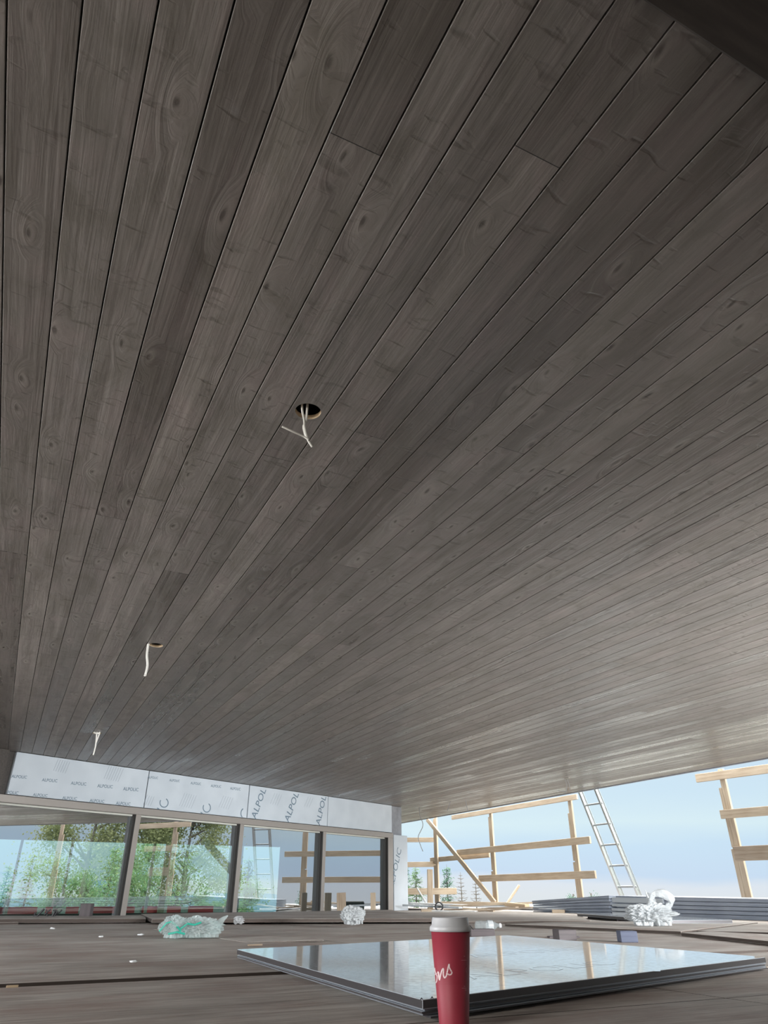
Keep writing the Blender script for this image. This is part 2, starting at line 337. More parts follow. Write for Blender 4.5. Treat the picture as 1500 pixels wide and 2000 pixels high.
def tube(bm, pts, r, seg=8, cap=True, flat=1.0):
    pts = [Vector(p) for p in pts]; rings = []
    prev = None
    for i, p in enumerate(pts):
        d = (pts[min(i + 1, len(pts) - 1)] - pts[max(i - 1, 0)]).normalized()
        a = prev if prev is not None else (Vector((0, 0, 1)) if abs(d.z) < .9 else Vector((1, 0, 0)))
        x = (a - d * a.dot(d)).normalized(); prev = x; y = d.cross(x)
        rr = r[i] if isinstance(r, (list, tuple)) else r
        rings.append([bm.verts.new(p + x * math.cos(2 * PI * k / seg) * rr + y * math.sin(2 * PI * k / seg) * rr * flat) for k in range(seg)])
    for A, B in zip(rings, rings[1:]):
        for k in range(seg): bm.faces.new((A[k], A[(k + 1) % seg], B[(k + 1) % seg], B[k]))
    if cap: bm.faces.new(rings[0][::-1]); bm.faces.new(rings[-1])
def lathe(bm, prof, seg=48, cap=True, mi=0):
    rings = []
    for r, z in prof: rings.append([bm.verts.new((r * math.cos(2 * PI * k / seg), r * math.sin(2 * PI * k / seg), z)) for k in range(seg)])
    for A, B in zip(rings, rings[1:]):
        for k in range(seg): bm.faces.new((A[k], A[(k + 1) % seg], B[(k + 1) % seg], B[k])).material_index = mi
    if cap: bm.faces.new(rings[0][::-1]); bm.faces.new(rings[-1])
def text_geo(s, size, bold=0.0):
    cu = bpy.data.curves.new('t', 'FONT'); cu.body = s; cu.size = size; cu.extrude = 0; cu.offset = bold; cu.resolution_u = 3
    ob = bpy.data.objects.new('t', cu); COL.objects.link(ob)
    bpy.context.view_layer.update(); dg = bpy.context.evaluated_depsgraph_get()
    me = ob.evaluated_get(dg).to_mesh()
    vs = [v.co.copy() for v in me.vertices]; fs = [tuple(p.vertices) for p in me.polygons]
    ob.evaluated_get(dg).to_mesh_clear(); bpy.data.objects.remove(ob); bpy.data.curves.remove(cu)
    return vs, fs
_tc = {}
def word(store, s, size, origin, xdir, ydir, bold=0.0, clip=None):
    k = (s, bold)
    if k not in _tc: _tc[k] = text_geo(s, 1.0, bold)
    vs, fs = _tc[k]; b = len(store[0])
    for v in vs: store[0].append(tuple(Vector(origin) + Vector(xdir) * v.x * size + Vector(ydir) * v.y * size))
    for f in fs: store[1].append(tuple(q + b for q in f))
# ================================================================== STRUCTURE
RZ = math.atan2(V.y, V.x)                     # local x = V, local y = U
CEIL = dict(v0=V0, n=int(round((8.66 - V0) / PITCH)), u0=.41, u1=19.6)
holes = [(1.985, .665), (5.06, .665), (8.52, .645)]
def build_ceiling():
    bm = bmesh.new(); th = .019; gap = .0038; ch = .0016
    for i in range(CEIL['n']):
        a = V0 + i * PITCH + gap / 2; b = a + PITCH - gap
        pr = [(a, th), (a, ch), (a + ch, 0), (b - ch, 0), (b, ch), (b, th)]
        r0 = [bm.verts.new((x, CEIL['u0'], z)) for x, z in pr]; r1 = [bm.verts.new((x, CEIL['u1'], z)) for x, z in pr]
        k = len(pr)
        for j in range(k): bm.faces.new((r0[j], r0[(j + 1) % k], r1[(j + 1) % k], r1[j]))
        bm.faces.new(r0[::-1]); bm.faces.new(r1)
    me_o = link('ceiling', bm, [M['soffit'], M['cutwood']])
    me_o.location = (0, 0, ZC); me_o.rotation_euler = (0, 0, RZ)
    cb = bmesh.new()
    for u, v in holes:
        r = [[cb.verts.new((v + .048 * math.cos(2 * PI * k / 40), u + .048 * math.sin(2 * PI * k / 40), z)) for k in range(40)] for z in (-.05, .06)]
        for k in range(40): cb.faces.new((r[0][k], r[0][(k + 1) % 40], r[1][(k + 1) % 40], r[1][k])).material_index = 1
        cb.faces.new(r[0][::-1]).material_index = 1; cb.faces.new(r[1]).material_index = 1
    cut = link('cut', cb, [M['soffit'], M['cutwood']]); cut.matrix_basis = me_o.matrix_basis
    md = me_o.modifiers.new('b', 'BOOLEAN'); md.object = cut; md.operation = 'DIFFERENCE'; md.solver = 'EXACT'
    bpy.context.view_layer.update(); dg = bpy.context.evaluated_depsgraph_get()
    nm = bpy.data.meshes.new_from_object(me_o.evaluated_get(dg)); me_o.modifiers.clear(); me_o.data = nm
    bpy.data.objects.remove(cut)
    return struct(me_o)
build_ceiling()
def local_box(name, m, *dims, bevel=0):
    bm = bmesh.new(); box(bm, *dims)
    if bevel: bev(bm, bevel)
    o = link(name, bm, m); o.rotation_euler = (0, 0, RZ); return struct(o)
VL = V0 + .002; VR = V0 + CEIL['n'] * PITCH
# roof body put in above the boards to block light; leaves a dark cavity
local_box('trim_1', M['black'], VL, VR, .41, 19.6, ZC + .16, ZC + .5)
local_box('trim_2', M['steel'], VR, VR + .03, .41, 19.63, ZC - .012, ZC + .5, bevel=.003)       # metal drip edge of the soffit
local_box('trim_3', M['steel'], VL, VR, 19.6, 19.63, ZC - .012, ZC + .5, bevel=.003)
# header over the opening the photo is taken from
local_box('trim_4', M['dark'], VL, VR + .03, .25, .404, ZC - .035, ZC + .5, bevel=.004)
local_box('trim_5', M['dark'], VL, VR + .03, .13, .25, ZC - .085, ZC + .5, bevel=.004)
local_box('ceiling_inner', M['black'], VL, VR + .03, -2.0, .13, ZC - .02, ZC + .5)
local_box('wall_back', M['dark'], VL, VR + .03, -2.1, -2.0, -.3, ZC + .5)  # back wall out of view, put in to stop light from behind
# the pane the picture is taken through, with dust on it
def pane_mat():
    m = bpy.data.materials.new('dusty_window_pane'); m.use_nodes = True; t = m.node_tree; t.nodes.clear()
    tr = N(t, 'ShaderNodeBsdfTransparent', {0: (.985, .99, .985, 1)}); gl = N(t, 'ShaderNodeBsdfGlossy', {'Roughness': .0})
    fr = N(t, 'ShaderNodeFresnel', {0: 1.3})
    bf = N(t, 'ShaderNodeNewGeometry').outputs['Backfacing']
    a = N(t, 'ShaderNodeMixShader', {0: math_(t, 'MULTIPLY', fr.outputs[0], math_(t, 'SUBTRACT', 1.0, bf))}); t.links.new(tr.outputs[0], a.inputs[1]); t.links.new(gl.outputs[0], a.inputs[2])
    o = N(t, 'ShaderNodeTexCoord').outputs['Object']
    uvp = scaled(t, o, (1, 0, .55))
    vo = N(t, 'ShaderNodeTexVoronoi', {'Vector': uvp, 'Scale': 34.0}, voronoi_dimensions='3D')
    sp = N(t, 'ShaderNodeSeparateColor', {0: vo.outputs['Color']})
    d = math_(t, 'DIVIDE', vo.outputs['Distance'], math_(t, 'MULTIPLY_ADD', sp.outputs[1], .5, .6))
    dot = ramp(t, d, [(.05, (1, 1, 1)), (.11, (0, 0, 0))])
    pick = math_(t, 'GREATER_THAN', sp.outputs[0], .62)
    patch = ramp(t, noise(t, uvp, 3.2, 2), [(.42, (0, 0, 0)), (.6, (1, 1, 1))])
    sx_ = N(t, 'ShaderNodeSeparateXYZ', {0: o}).outputs[0]
    side = N(t, 'ShaderNodeMapRange', {0: sx_, 1: .10, 2: -.10, 3: 0, 4: 1}).outputs[0]
    k = math_(t, 'MULTIPLY', math_(t, 'MULTIPLY', dot, pick), math_(t, 'MULTIPLY', patch, math_(t, 'MULTIPLY', side, math_(t, 'MULTIPLY', .45, math_(t, 'SUBTRACT', 1.0, bf)))))
    df = N(t, 'ShaderNodeBsdfTranslucent', {0: (.75, .77, .8, 1)})
    b = N(t, 'ShaderNodeMixShader', {0: k}); t.links.new(a.outputs[0], b.inputs[1]); t.links.new(df.outputs[0], b.inputs[2])
    t.links.new(b.outputs[0], N(t, 'ShaderNodeOutputMaterial').inputs[0]); return m
M['pane'] = pane_mat()
local_box('window_5', M['pane'], -5.7, VR, .188, .192, .05, ZC - .087)
local_box('trim_40', M['dark'], -5.7, VR, .14, .24, .001, .05, bevel=.003)
# --- work deck: plywood sheets laid in rows, clipped along the glazed wall
def deck():
    bm = bmesh.new(); gap = .006
    us = [-2.0, .51, 1.73, 2.95, 5.39, 7.83, 10.27, 12.7, 15.15, 17.6, 19.9]
    vs = [-5.8, -3.1, -.65, 1.95, 4.45, 6.9, 9.3]
    for j in range(len(vs) - 1):
        for i in range(len(us) - 1):
            ga = .011 if us[i] == 2.95 else gap / 2; gb = .011 if us[i + 1] == 2.95 else gap / 2
            zt = -.008 if us[i + 1] < 2.96 else 0.0                  # the nearest sheets are thinner
            quadprism(bm, [(vs[j] + gap / 2, us[i] + ga, zt), (vs[j + 1] - gap / 2, us[i] + ga, zt), (vs[j + 1] - gap / 2, us[i + 1] - gb, zt), (vs[j] + gap / 2, us[i + 1] - gb, zt)], .018, 0, 1)
    R = Matrix.Rotation(RZ, 4, 'Z')
    p = R.inverted() @ (WA + WN * .13); n = R.inverted().to_3x3() @ WN
    bmesh.ops.bisect_plane(bm, geom=bm.verts[:] + bm.edges[:] + bm.faces[:], plane_co=p, plane_no=n, clear_inner=True)
    bmesh.ops.holes_fill(bm, edges=[e for e in bm.edges if e.is_boundary])
    o = link('floor', bm, [M['ply'], M['ply_edge']]); o.rotation_euler = (0, 0, RZ); struct(o)
deck()
# dark joist layer under the sheets
bm = bmesh.new()
def wallpt(off, s): return WA + WN * off + WD * s
P = [uvz(-2, -5.8), uvz(-2, 9.28), uvz(19.9, 9.28), wallpt(.14, 12.6), wallpt(.14, -2.4)]
lo = [bm.verts.new(p + Vector((0, 0, -.3))) for p in P]; hi_ = [bm.verts.new(p + Vector((0, 0, -.03))) for p in P]
bm.faces.new(lo[::-1]); bm.faces.new(hi_)
for i in range(5): bm.faces.new((lo[i], lo[(i + 1) % 5], hi_[(i + 1) % 5], hi_[i]))
struct(link('floor_joists', bm, M['ply_edge']))
# --- glazed wall
def wbox(bm, s0, s1, z0, z1, o0, o1, mi=0):
    hexa(bm, [wp(s0, z0, o0), wp(s1, z0, o0), wp(s1, z0, o1), wp(s0, z0, o1)], [wp(s0, z1, o0), wp(s1, z1, o0), wp(s1, z1, o1), wp(s0, z1, o1)], mi)
SE = 7.60                                     # end of the glazed wall
bm = bmesh.new(); wbox(bm, -.1, SE, 1.235, ZC + .05, -.12, -.01); wbox(bm, -3.4, -.1, -.3, ZC + .05, -.12, .07)
struct(link('wall_glazed', bm, M['dark']))
MU = [-.32, 1.86, 3.745, 5.65, 7.49]
bounds = [(-.25, 1.82), (1.90, 3.705), (3.785, 5.61), (5.69, 7.44)]
for i, (a, b) in enumerate(bounds):
    bm = bmesh.new(); wbox(bm, a, b, -.2, 1.235, -.035, -.025)
    w = struct(link('window_%d' % (i + 1), bm, M['glass']))
    bm = bmesh.new(); wbox(bm, a + .02, b - .02, 1.215, 1.235, -.022, .012)
    link('glazing_strip', bm, M['strip'], w)
    bm = bmesh.new(); wbox(bm, b - .012, b, -.2, 1.235, -.024, .03)
    link('gasket', bm, M['frame_dark'], w)
bm = bmesh.new(); wbox(bm, -.3, SE, 1.235, 1.322, -.01, .085); bev(bm, .004)
struct(link('trim_6', bm, M['frame']))
for k, s in enumerate(MU[1:] ):
    bm = bmesh.new(); wbox(bm, s - .04, s + .04 if k < 3 else SE, -.2, 1.235, -.08, .075)
    for f in bm.faces: f.material_index = 0
    bm.faces.ensure_lookup_table()
    bmesh.ops.recalc_face_normals(bm, faces=bm.faces[:])
    for f in bm.faces:
        if f.normal.dot(WD) < -.9: f.material_index = 1  # mullion sides towards the wall's start coloured darker than the front
    me = link('trim_%d' % (7 + k), bm, [M['frame'], M['frame_dark']]); struct(me)
# ------------------------------------------------------------------ fascia panels, each one a thing
PJ = [(0.0, 1.925), (1.94, 3.83), (3.85, 5.715), (5.73, 7.585)]
PL = ['long grey film-covered fascia panel with ten small printed words, leftmost above the windows',
      'fascia panel with small printed words on top and big rotated letters below, second from left',
      'fascia panel with three large slanting printed words, third from left above windows',
      'nearly blank pale fascia panel beside the corner column, rightmost above the windows']
pan = []
for i, (a, b) in enumerate(PJ):
    bm = bmesh.new(); wbox(bm, a, b, 1.332, ZC - .006, -.01, .06); bev(bm, .0025)
    t = link('fascia_panel', bm, M['film']); rebase(t, wp(a, 1.33)); tag(t, PL[i], 'panel', 'fascia panels above the windows'); pan.append(t)
def child_mesh(name, st, m, parent, label=None):
    o = link(name, st, m); o.data.transform(Matrix.Translation(-parent.location)); o.parent = parent
    if label: o['label'] = label
    return o
def wword(st, s, px0, py0, px1, py1, hpx, bold=.01):
    """a word on the panel face running from pixel 0 to pixel 1 (baseline)"""
    s0, z0 = onw(px0, py0, .0615); s1, z1 = onw(px1, py1, .0615)
    L = math.hypot(s1 - s0, z1 - z0); a = math.atan2(z1 - z0, s1 - s0)
    if s not in _len: 
        vs, _ = text_geo(s, 1.0); _len[s] = max(v.x for v in vs)
    size = L / _len[s]
    xd = WD * math.cos(a) + Vector((0, 0, math.sin(a))); yd = WD * -math.sin(a) + Vector((0, 0, math.cos(a)))
    w_ = ([], []); word(w_, s, size, wp(s0, z0, .0615), xd, yd, bold); words.append(w_)
_len = {}
def c1(x, y): return (x / 3.75, 1420 + y / 3.75)
def c2(x, y): return (250 + x / 3.75, 1450 + y / 3.75)
def c3(x, y): return (550 + x / 5, 1500 + y / 5)
st = ([], [])
def flush(p):
    for w_ in words: child_mesh('printed_word', w_, M['print'], p)
    words.clear()
words = []
for x, y in [(83, 370), (306, 397), (518, 421), (712, 441), (901, 463)]:
    a = c1(x, y); b = c1(x + 112, y + 8); wword(st, 'ALPOLIC', *a, *b, 0)
for x, y in [(240, 505), (456, 528), (656, 548), (848, 568)]:
    a = c1(x, y); b = c1(x + 106, y + 8); wword(st, 'ALPOLIC', *a, *b, 0)
a = c1(50, 488); b = c1(132, 495); wword(st, 'POLIC', *a, *b, 0)
flush(pan[0])
def hatch(x0, y0, n, L, conv):
    st = ([], [])
    for k in range(n):
        p0 = conv(x0 + k * 17, y0 + k * 4); p1 = conv(x0 + k * 17 - L * .42 - 0, y0 + k * 4 + L)
        sA, zA = onw(*p0, .0615); sB, zB = onw(*p1, .0615); w = .006
        q = len(st[0])
        for s, z in ((sA, zA), (sA + w, zA), (sB + w, zB), (sB, zB)): st[0].append(tuple(wp(s, min(z, ZC - .012), .0612)))
        st[1].append((q, q + 1, q + 2, q + 3))
    return st
def merge(*ss):
    r = ([], [])
    for s in ss:
        b = len(r[0]); r[0].extend(s[0]); r[1].extend(tuple(q + b for q in f) for f in s[1])
    return r
for h_ in (hatch(425, 235, 6, 85, c1), hatch(800, 282, 7, 95, c1)): child_mesh('printed_hatching', h_, M['print_faint'], pan[0], 'faint slanting printed strokes')
st = ([], [])
for x, y in [(143, 262), (302, 284), (458, 306), (606, 326), (748, 345)]:
    a = c2(x, y); b = c2(x + 76, y + 7); wword(st, 'ALPOLIC', *a, *b, 0)
def arc(conv, cx, cy, rx, ry, a0, a1, w, rot=0.0, off=.0615):
    st = ([], []); n = 18
    for k in range(n + 1):
        a = math.radians(a0 + (a1 - a0) * k / n)
        for q in (1 - w, 1 + w):
            x = rx * q * math.cos(a); y = ry * q * math.sin(a)
            p = conv(cx + x * math.cos(rot) - y * math.sin(rot), cy + x * math.sin(rot) + y * math.cos(rot))
            s, z = onw(*p, off); st[0].append(tuple(wp(s, max(min(z, ZC - .01), 1.337), off)))
    for k in range(n): st[1].append((2 * k, 2 * k + 1, 2 * k + 3, 2 * k + 2))
    return st
flush(pan[1])
big = [arc(c2, 264, 442, 30, 33, -60, 215, .11), arc(c2, 577, 478, 27, 33, -60, 215, .11), arc(c2, 852, 520, 25, 36, 110, 250, .12)]
for x, y in [(212, 484), (530, 516)]:
    bg_ = ([], [])
    for px, py in [(x, y), (x + 4, y - 7), (x + 20, y + 3), (x + 16, y + 9)]:
        s, z = onw(*c2(px, py), .0615); bg_[0].append(tuple(wp(s, z, .0615)))
    bg_[1].append((0, 1, 2, 3)); big.append(bg_)
for w_ in big: child_mesh('printed_letter', w_, M['print'], pan[1], 'part of a large printed letter')
for h_ in (hatch(140, 385, 4, 70, c2), hatch(415, 370, 6, 95, c2), hatch(700, 390, 5, 85, c2)): child_mesh('printed_hatching', h_, M['print_faint'], pan[1])
st = ([], [])
for p0, p1 in [((935, 566), (1012, 350)), ((1176, 590), (1252, 380)), ((1405, 612), (1452, 400))]:
    wword(st, 'ALPOL', *c2(*p0), *c2(*p1), 0, .004)
flush(pan[2])
for h_ in (hatch(1075, 370, 4, 80, c2), hatch(1320, 400, 3, 70, c2)): child_mesh('printed_hatching', h_, M['print_faint'], pan[2])
# corner column
cc = thing('corner_column', wp(7.80, 0), 'grey steel corner column, lower half clad in a printed film-covered panel', 'column')
def wchild(name, m, parent, *d, bevel=.003, label=None):
    bm = bmesh.new(); wbox(bm, *d)
    if bevel: bev(bm, bevel)
    o = link(name, bm, m); o.data.transform(Matrix.Translation(-parent.location)); o.parent = parent
    if label: o['label'] = label
    return o
wchild('shaft', M['steel'], cc, 7.66, 7.98, -.02, ZC - .003, -.30, .0)
wchild('cladding_panel', M['film'], cc, 7.66, 8.10, .0, 1.30, .005, .05)
st = ([], [])
_l = onw(768, 1738, .0515), onw(784, 1660, .0515)
(s0, z0), (s1, z1) = _l; L = math.hypot(s1 - s0, z1 - z0); a = math.atan2(z1 - z0, s1 - s0)
vs_, _ = text_geo('ALPOLIC', 1.0); _len['ALPOLIC'] = max(v.x for v in vs_)
word(st, 'ALPOLIC', L / _len['ALPOLIC'], wp(s0, z0, .0515), WD * math.cos(a) + Vector((0, 0, math.sin(a))), WD * -math.sin(a) + Vector((0, 0, math.cos(a))), .0)
o = link('printed_lettering', st, M['print']); o.data.transform(Matrix.Translation(-cc.location)); o.parent = cc
# ------------------------------------------------------------------ room behind the glass
UF = 17.1                                      # far window wall of that room
def lb(name, m, dims, parent=None, bevel=0):
    bm = bmesh.new(); box(bm, *dims)
    if bevel: bev(bm, bevel)
    o = link(name, bm, m); o.rotation_euler = (0, 0, RZ); return o
struct(lb('wall_far', M['wallpaint'], (-13, 5.75, UF, UF + .12, 1.24, 2.6)))
bm = bmesh.new()
A1 = wp(7.60, 0, -.14); A2 = uvz(UF, 5.75); d = Vector((A2.y - A1.y, -(A2.x - A1.x), 0)).normalized() * .1
hexa(bm, [A1 + Vector((0, 0, -.3)), A2 + Vector((0, 0, -.3)), A2 + d + Vector((0, 0, -.3)), A1 + d + Vector((0, 0, -.3))],
     [A1 + Vector((0, 0, 2.6)), A2 + Vector((0, 0, 2.6)), A2 + d + Vector((0, 0, 2.6)), A1 + d + Vector((0, 0, 2.6))])
struct(link('wall_right', bm, M['wallpaint']))
bm = bmesh.new(); P = [wallpt(-.13, -9), wallpt(-.13, 7.7), uvz(UF + .2, 5.75), uvz(UF + .2, -13)]
lo = [p + Vector((0, 0, -.3)) for p in P]; hh = [p + Vector((0, 0, -.12)) for p in P]; hexa(bm, lo, hh)
struct(link('floor_inner_room', bm, M['wallpaint']))
bm = bmesh.new(); lo = [p + Vector((0, 0, 2.5)) for p in P]; hh = [p + Vector((0, 0, 2.6)) for p in P]; hexa(bm, lo, hh)
struct(link('ceiling_inner_room', bm, M['wallpaint']))
def far_v(px): return onu(px, 1720, UF).dot(V)
struct(lb('baseboard_far', M['wallpaint'], (-13, 5.75, UF - .02, UF + .12, -.12, -.07)))
struct(lb('floor_ledge', M['white_wall'], (-13, 5.9, UF + .13, UF + 2.2, -.3, -.132)))
n_tr = 11
for px, w, mm in [(26, .05, 'frame'), (128, .05, 'frame'), (293, .05, 'strip'), (322, .12, 'lumber_z'), (461, .22, 'white_wall')]:
    v = far_v(px); o = struct(lb('trim_%d' % n_tr, M[mm], (v - w / 2, v + w / 2, UF, UF + .1, -.07, 1.24))); n_tr += 1
br = board('diagonal_brace', onu(398, 1640, UF - .1), onu(462, 1712, UF - .1), .16, .05, M['white_wall'])
tag(br, 'white diagonal brace seen through the second window', 'brace')
# red and white barrier strip beyond the glass
bm = bmesh.new(); zb = []
segs = [(-60, 2, 0), (2, 20, 1), (20, 29, 0), (29, 86, 1), (86, 102, 0), (102, 116, 1), (116, 142, 0), (142, 167, 1), (167, 181, 0), (181, 276, 1), (276, 290, 0), (290, 333, 1), (333, 339, 0), (339, 366, 1), (366, 380, 0), (380, 429, 1), (429, 470, 0)]
for a, b, k in segs:
    va, vb = far_v(a), far_v(b); box(bm, va, vb, UF + .30, UF + .32, -.13, .05 if k else .035, k)
o = link('barrier_strip', bm, [M['white'], M['red']]); o.rotation_euler = (0, 0, RZ)
tag(o, 'red and white striped barrier strip low behind the left windows', 'barrier')
# heaps of pale sheeting on that floor
def crumple(name, loc, size, seed, m, sub=4, amp=.35, freq=2.2, fold=.5, squash=None, smooth=False):
    bm = bmesh.new(); bmesh.ops.create_icosphere(bm, subdivisions=sub, radius=1)
    sd = Vector((seed * 3.1, seed * 1.7, seed * 5.3))
    for v in bm.verts:
        p = v.co.copy()
        n = mnoise.noise(p * freq + sd); r = 1 - abs(mnoise.noise(p * freq * 2.1 + sd * 2)) * 2
        r2 = 1 - abs(mnoise.noise(p * freq * 4.7 + sd * 3)) * 2
        q = p * (1 + amp * n + fold * .35 * (r - .4) + fold * .16 * (r2 - .4))
        q = Vector((q.x * size[0], q.y * size[1], q.z * size[2]))
        v.co = q
    zmin = min(v.co.z for v in bm.verts)
    for v in bm.verts:
        v.co.z -= zmin
        if squash and v.co.z < squash: v.co.z *= .35
    zm = min(v.co.z for v in bm.verts)
    for v in bm.verts: v.co.z -= zm
    o = link(name, bm, m, smooth=smooth); o.location = loc; return o
for k, (px, sx_, lab) in enumerate([(50, .55, 'white plastic sheeting heap behind the leftmost window'), (215, .6, 'white plastic sheeting heap beside the first window post'), (350, .7, 'white plastic sheeting heap behind the second window')]):
    v = far_v(px); p = uvz(UF + 1.0, v, -.13); o = crumple('plastic_sheeting', p, (sx_ * 1.1, .3, .06), k + 4, M['sheeting'], 4, .3, 1.6, .5)
    o.rotation_euler = (0, 0, RZ); tag(o, lab, 'sheeting', 'white sheeting heaps inside the room')
# ------------------------------------------------------------------ land, sea, hill
def disc(name, m, z, r, c=(0, 0)):
    bm = bmesh.new(); bmesh.ops.create_circle(bm, cap_ends=True, segments=64, radius=r)
    o = link(name, bm, m); o.location = (c[0], c[1], z); return struct(o)
disc('ground', M['ground'], -3.6, 62)
disc('sea', M['sea'], -40, 4500)
bm = bmesh.new(); prev = None
for k in range(61):
    az = math.radians(-62 + k * 1.0); D = 420
    h = 19 * max(0, math.sin(max(0, min(1, (-9 - math.degrees(az)) / 50)) * PI * .55)) ** .8 + 3.5 * mnoise.noise(Vector((k * .31, 0, 0))) + 1.6 * mnoise.noise(Vector((k * .9, 4, 0)))
    x, y = math.sin(az), math.cos(az)
    row = [bm.verts.new((x * D, y * D, -40)), bm.verts.new((x * (D + 40), y * (D + 40), max(-39, -14 + h * .8))), bm.verts.new((x * (D + 110), y * (D + 110), max(-38, h))), bm.verts.new((x * (D + 300), y * (D + 300), -40))]
    if prev:
        for j in range(3): bm.faces.new((prev[j], prev[j + 1], row[j + 1], row[j]))
        bm.faces.new((prev[3], prev[0], row[0], row[3]))
    prev = row
struct(link('hill', bm, M['hill']))
# ------------------------------------------------------------------ trees
def conifer_mesh(seed, h=8.0, r=1.9, leaf='needle', dens=1.0, bare=False):
    rnd = random.Random(seed); tb = bmesh.new()
    tube(tb, [(0, 0, 0), (.03, 0, h * .4), (0, .02, h * .75), (0, 0, h)], [.13, .09, .05, .008], 6)
    V_, F_ = [], []
    z = h * .12
    while z < h * .985:
        f = 1 - (z / h); n = rnd.randint(4, 6); a0 = rnd.random() * 6.28
        for k in range(n):
            a = a0 + k * 2 * PI / n + rnd.uniform(-.3, .3); L = r * (f ** .8) * rnd.uniform(.6, 1.1) + .12
            dr = rnd.uniform(-.1, .25); d = Vector((math.cos(a), math.sin(a), dr)).normalized()
            p0 = Vector((0, 0, z))
            if bare or L > .5:
                tube(tb, [p0, p0 + d * L * .55, p0 + d * L + Vector((0, 0, .05 * L if not bare else .1 * L))], [.022, .012, .004], 4, False)
            if bare:
                for _ in range(3):
                    q = p0 + d * L * rnd.uniform(.3, .9); e = (d + Vector((rnd.uniform(-.8, .8), rnd.uniform(-.8, .8), rnd.uniform(0, .6)))).normalized()
                    tube(tb, [q, q + e * L * .35], [.008, .003], 3, False)
                continue
            m = int((5 + L * 15) * dens)
            for _ in range(m):
                tt = rnd.uniform(.12, 1); q = p0 + d * L * tt + Vector((rnd.gauss(0, .07), rnd.gauss(0, .07), -.13 * L * tt * tt + rnd.gauss(0, .05)))
                s = rnd.uniform(.10, .22); e = (d + Vector((rnd.uniform(-1, 1), rnd.uniform(-1, 1), rnd.uniform(-.7, .3)))).normalized()
                w = e.cross(Vector((rnd.uniform(-.5, .5), rnd.uniform(-.5, .5), 1))).normalized() * s * .26
                b = len(V_); V_.extend([q - e * s * .3, q + w, q + e * s, q - w]); F_.append((b, b + 1, b + 2, b + 3))
        z += h * rnd.uniform(.02, .032)
    me = bpy.data.meshes.new('foliage'); me.from_pydata([tuple(v) for v in V_], [], F_); me.materials.append(M[leaf])
    tm = bpy.data.meshes.new('trunk'); bmesh.ops.recalc_face_normals(tb, faces=tb.faces[:]); tb.to_mesh(tm); tb.free(); tm.materials.append(M['bark'])
    return me, tm
def leafy_mesh(seed, h=7.0, r=2.6, n=9000, leaf='leaf', size=.13):
    rnd = random.Random(seed); tb = bmesh.new()
    tube(tb, [(0, 0, 0), (.1, .05, h * .35), (0, .1, h * .7), (0, 0, h * .95)], [h * .025, h * .018, h * .010, .01], 8)
    V_, F_ = [], []
    bl = []
    for k in range(26):
        zz = rnd.uniform(.28, 1.0); rr = r * math.sin(PI * min(1, max(.1, (zz - .15) / .9))) * rnd.uniform(.3, 1.0); a = rnd.random() * 6.28
        c = Vector((rr * math.cos(a), rr * math.sin(a), zz * h)); bl.append((c, rnd.uniform(.28, .5) * r * .62))
        tube(tb, [(0, 0, max(.2 * h, c.z - rr * .8)), c * .5 + Vector((0, 0, c.z * .42)), c], [.05 * h / 7, .03 * h / 7, .01], 5, False)
    for _ in range(n):
        c, rad = rnd.choice(bl); q = c + Vector((rnd.gauss(0, 1), rnd.gauss(0, 1), rnd.gauss(0, .8))) * rad * .5
        s = size * rnd.uniform(.6, 1.3); e = Vector((rnd.uniform(-1, 1), rnd.uniform(-1, 1), rnd.uniform(-1, .4))).normalized()
        w = e.cross(Vector((rnd.uniform(-1, 1), rnd.uniform(-1, 1), .6))).normalized() * s * .38
        b = len(V_); V_.extend([q - e * s * .5, q + w, q + e * s * .5, q - w]); F_.append((b, b + 1, b + 2, b + 3))
    me = bpy.data.meshes.new('foliage'); me.from_pydata([tuple(v) for v in V_], [], F_); me.materials.append(M[leaf])
    tm = bpy.data.meshes.new('trunk'); bmesh.ops.recalc_face_normals(tb, faces=tb.faces[:]); tb.to_mesh(tm); tb.free(); tm.materials.append(M['bark'])
    return me, tm
def tree(name, meshes, px, toppy, D, nominal, label, group=None, az=None, ztop=None, zg=-3.6):
    if az is None:
        top = ond(px, toppy, D); x, y, zt = top
    else: x, y = math.sin(az) * D, math.cos(az) * D; zt = ztop
    sc = (zt - zg) / nominal
    t = thing(name, (x, y, zg), label, 'tree', group, rot=random.Random(px or D).uniform(0, 6))
    t.scale = (sc,) * 3
    if meshes[0] and len(meshes[0].polygons): f = bpy.data.objects.new('foliage', meshes[0]); COL.objects.link(f); f.parent = t
    k = bpy.data.objects.new('trunk', meshes[1]); COL.objects.link(k); k.parent = t
    return t
CA = conifer_mesh(3); CB = conifer_mesh(8, r=1.6, leaf='needle_blue'); CC_ = conifer_mesh(15, r=2.2, dens=1.1); BARE = conifer_mesh(5, r=1.15, bare=True)
LF = leafy_mesh(2, n=20000, size=.085); BUSH = leafy_mesh(9, h=2.0, r=.34, n=5000, leaf='needle_blue', size=.02); LFG = leafy_mesh(6, leaf='needle', n=18000, size=.10)
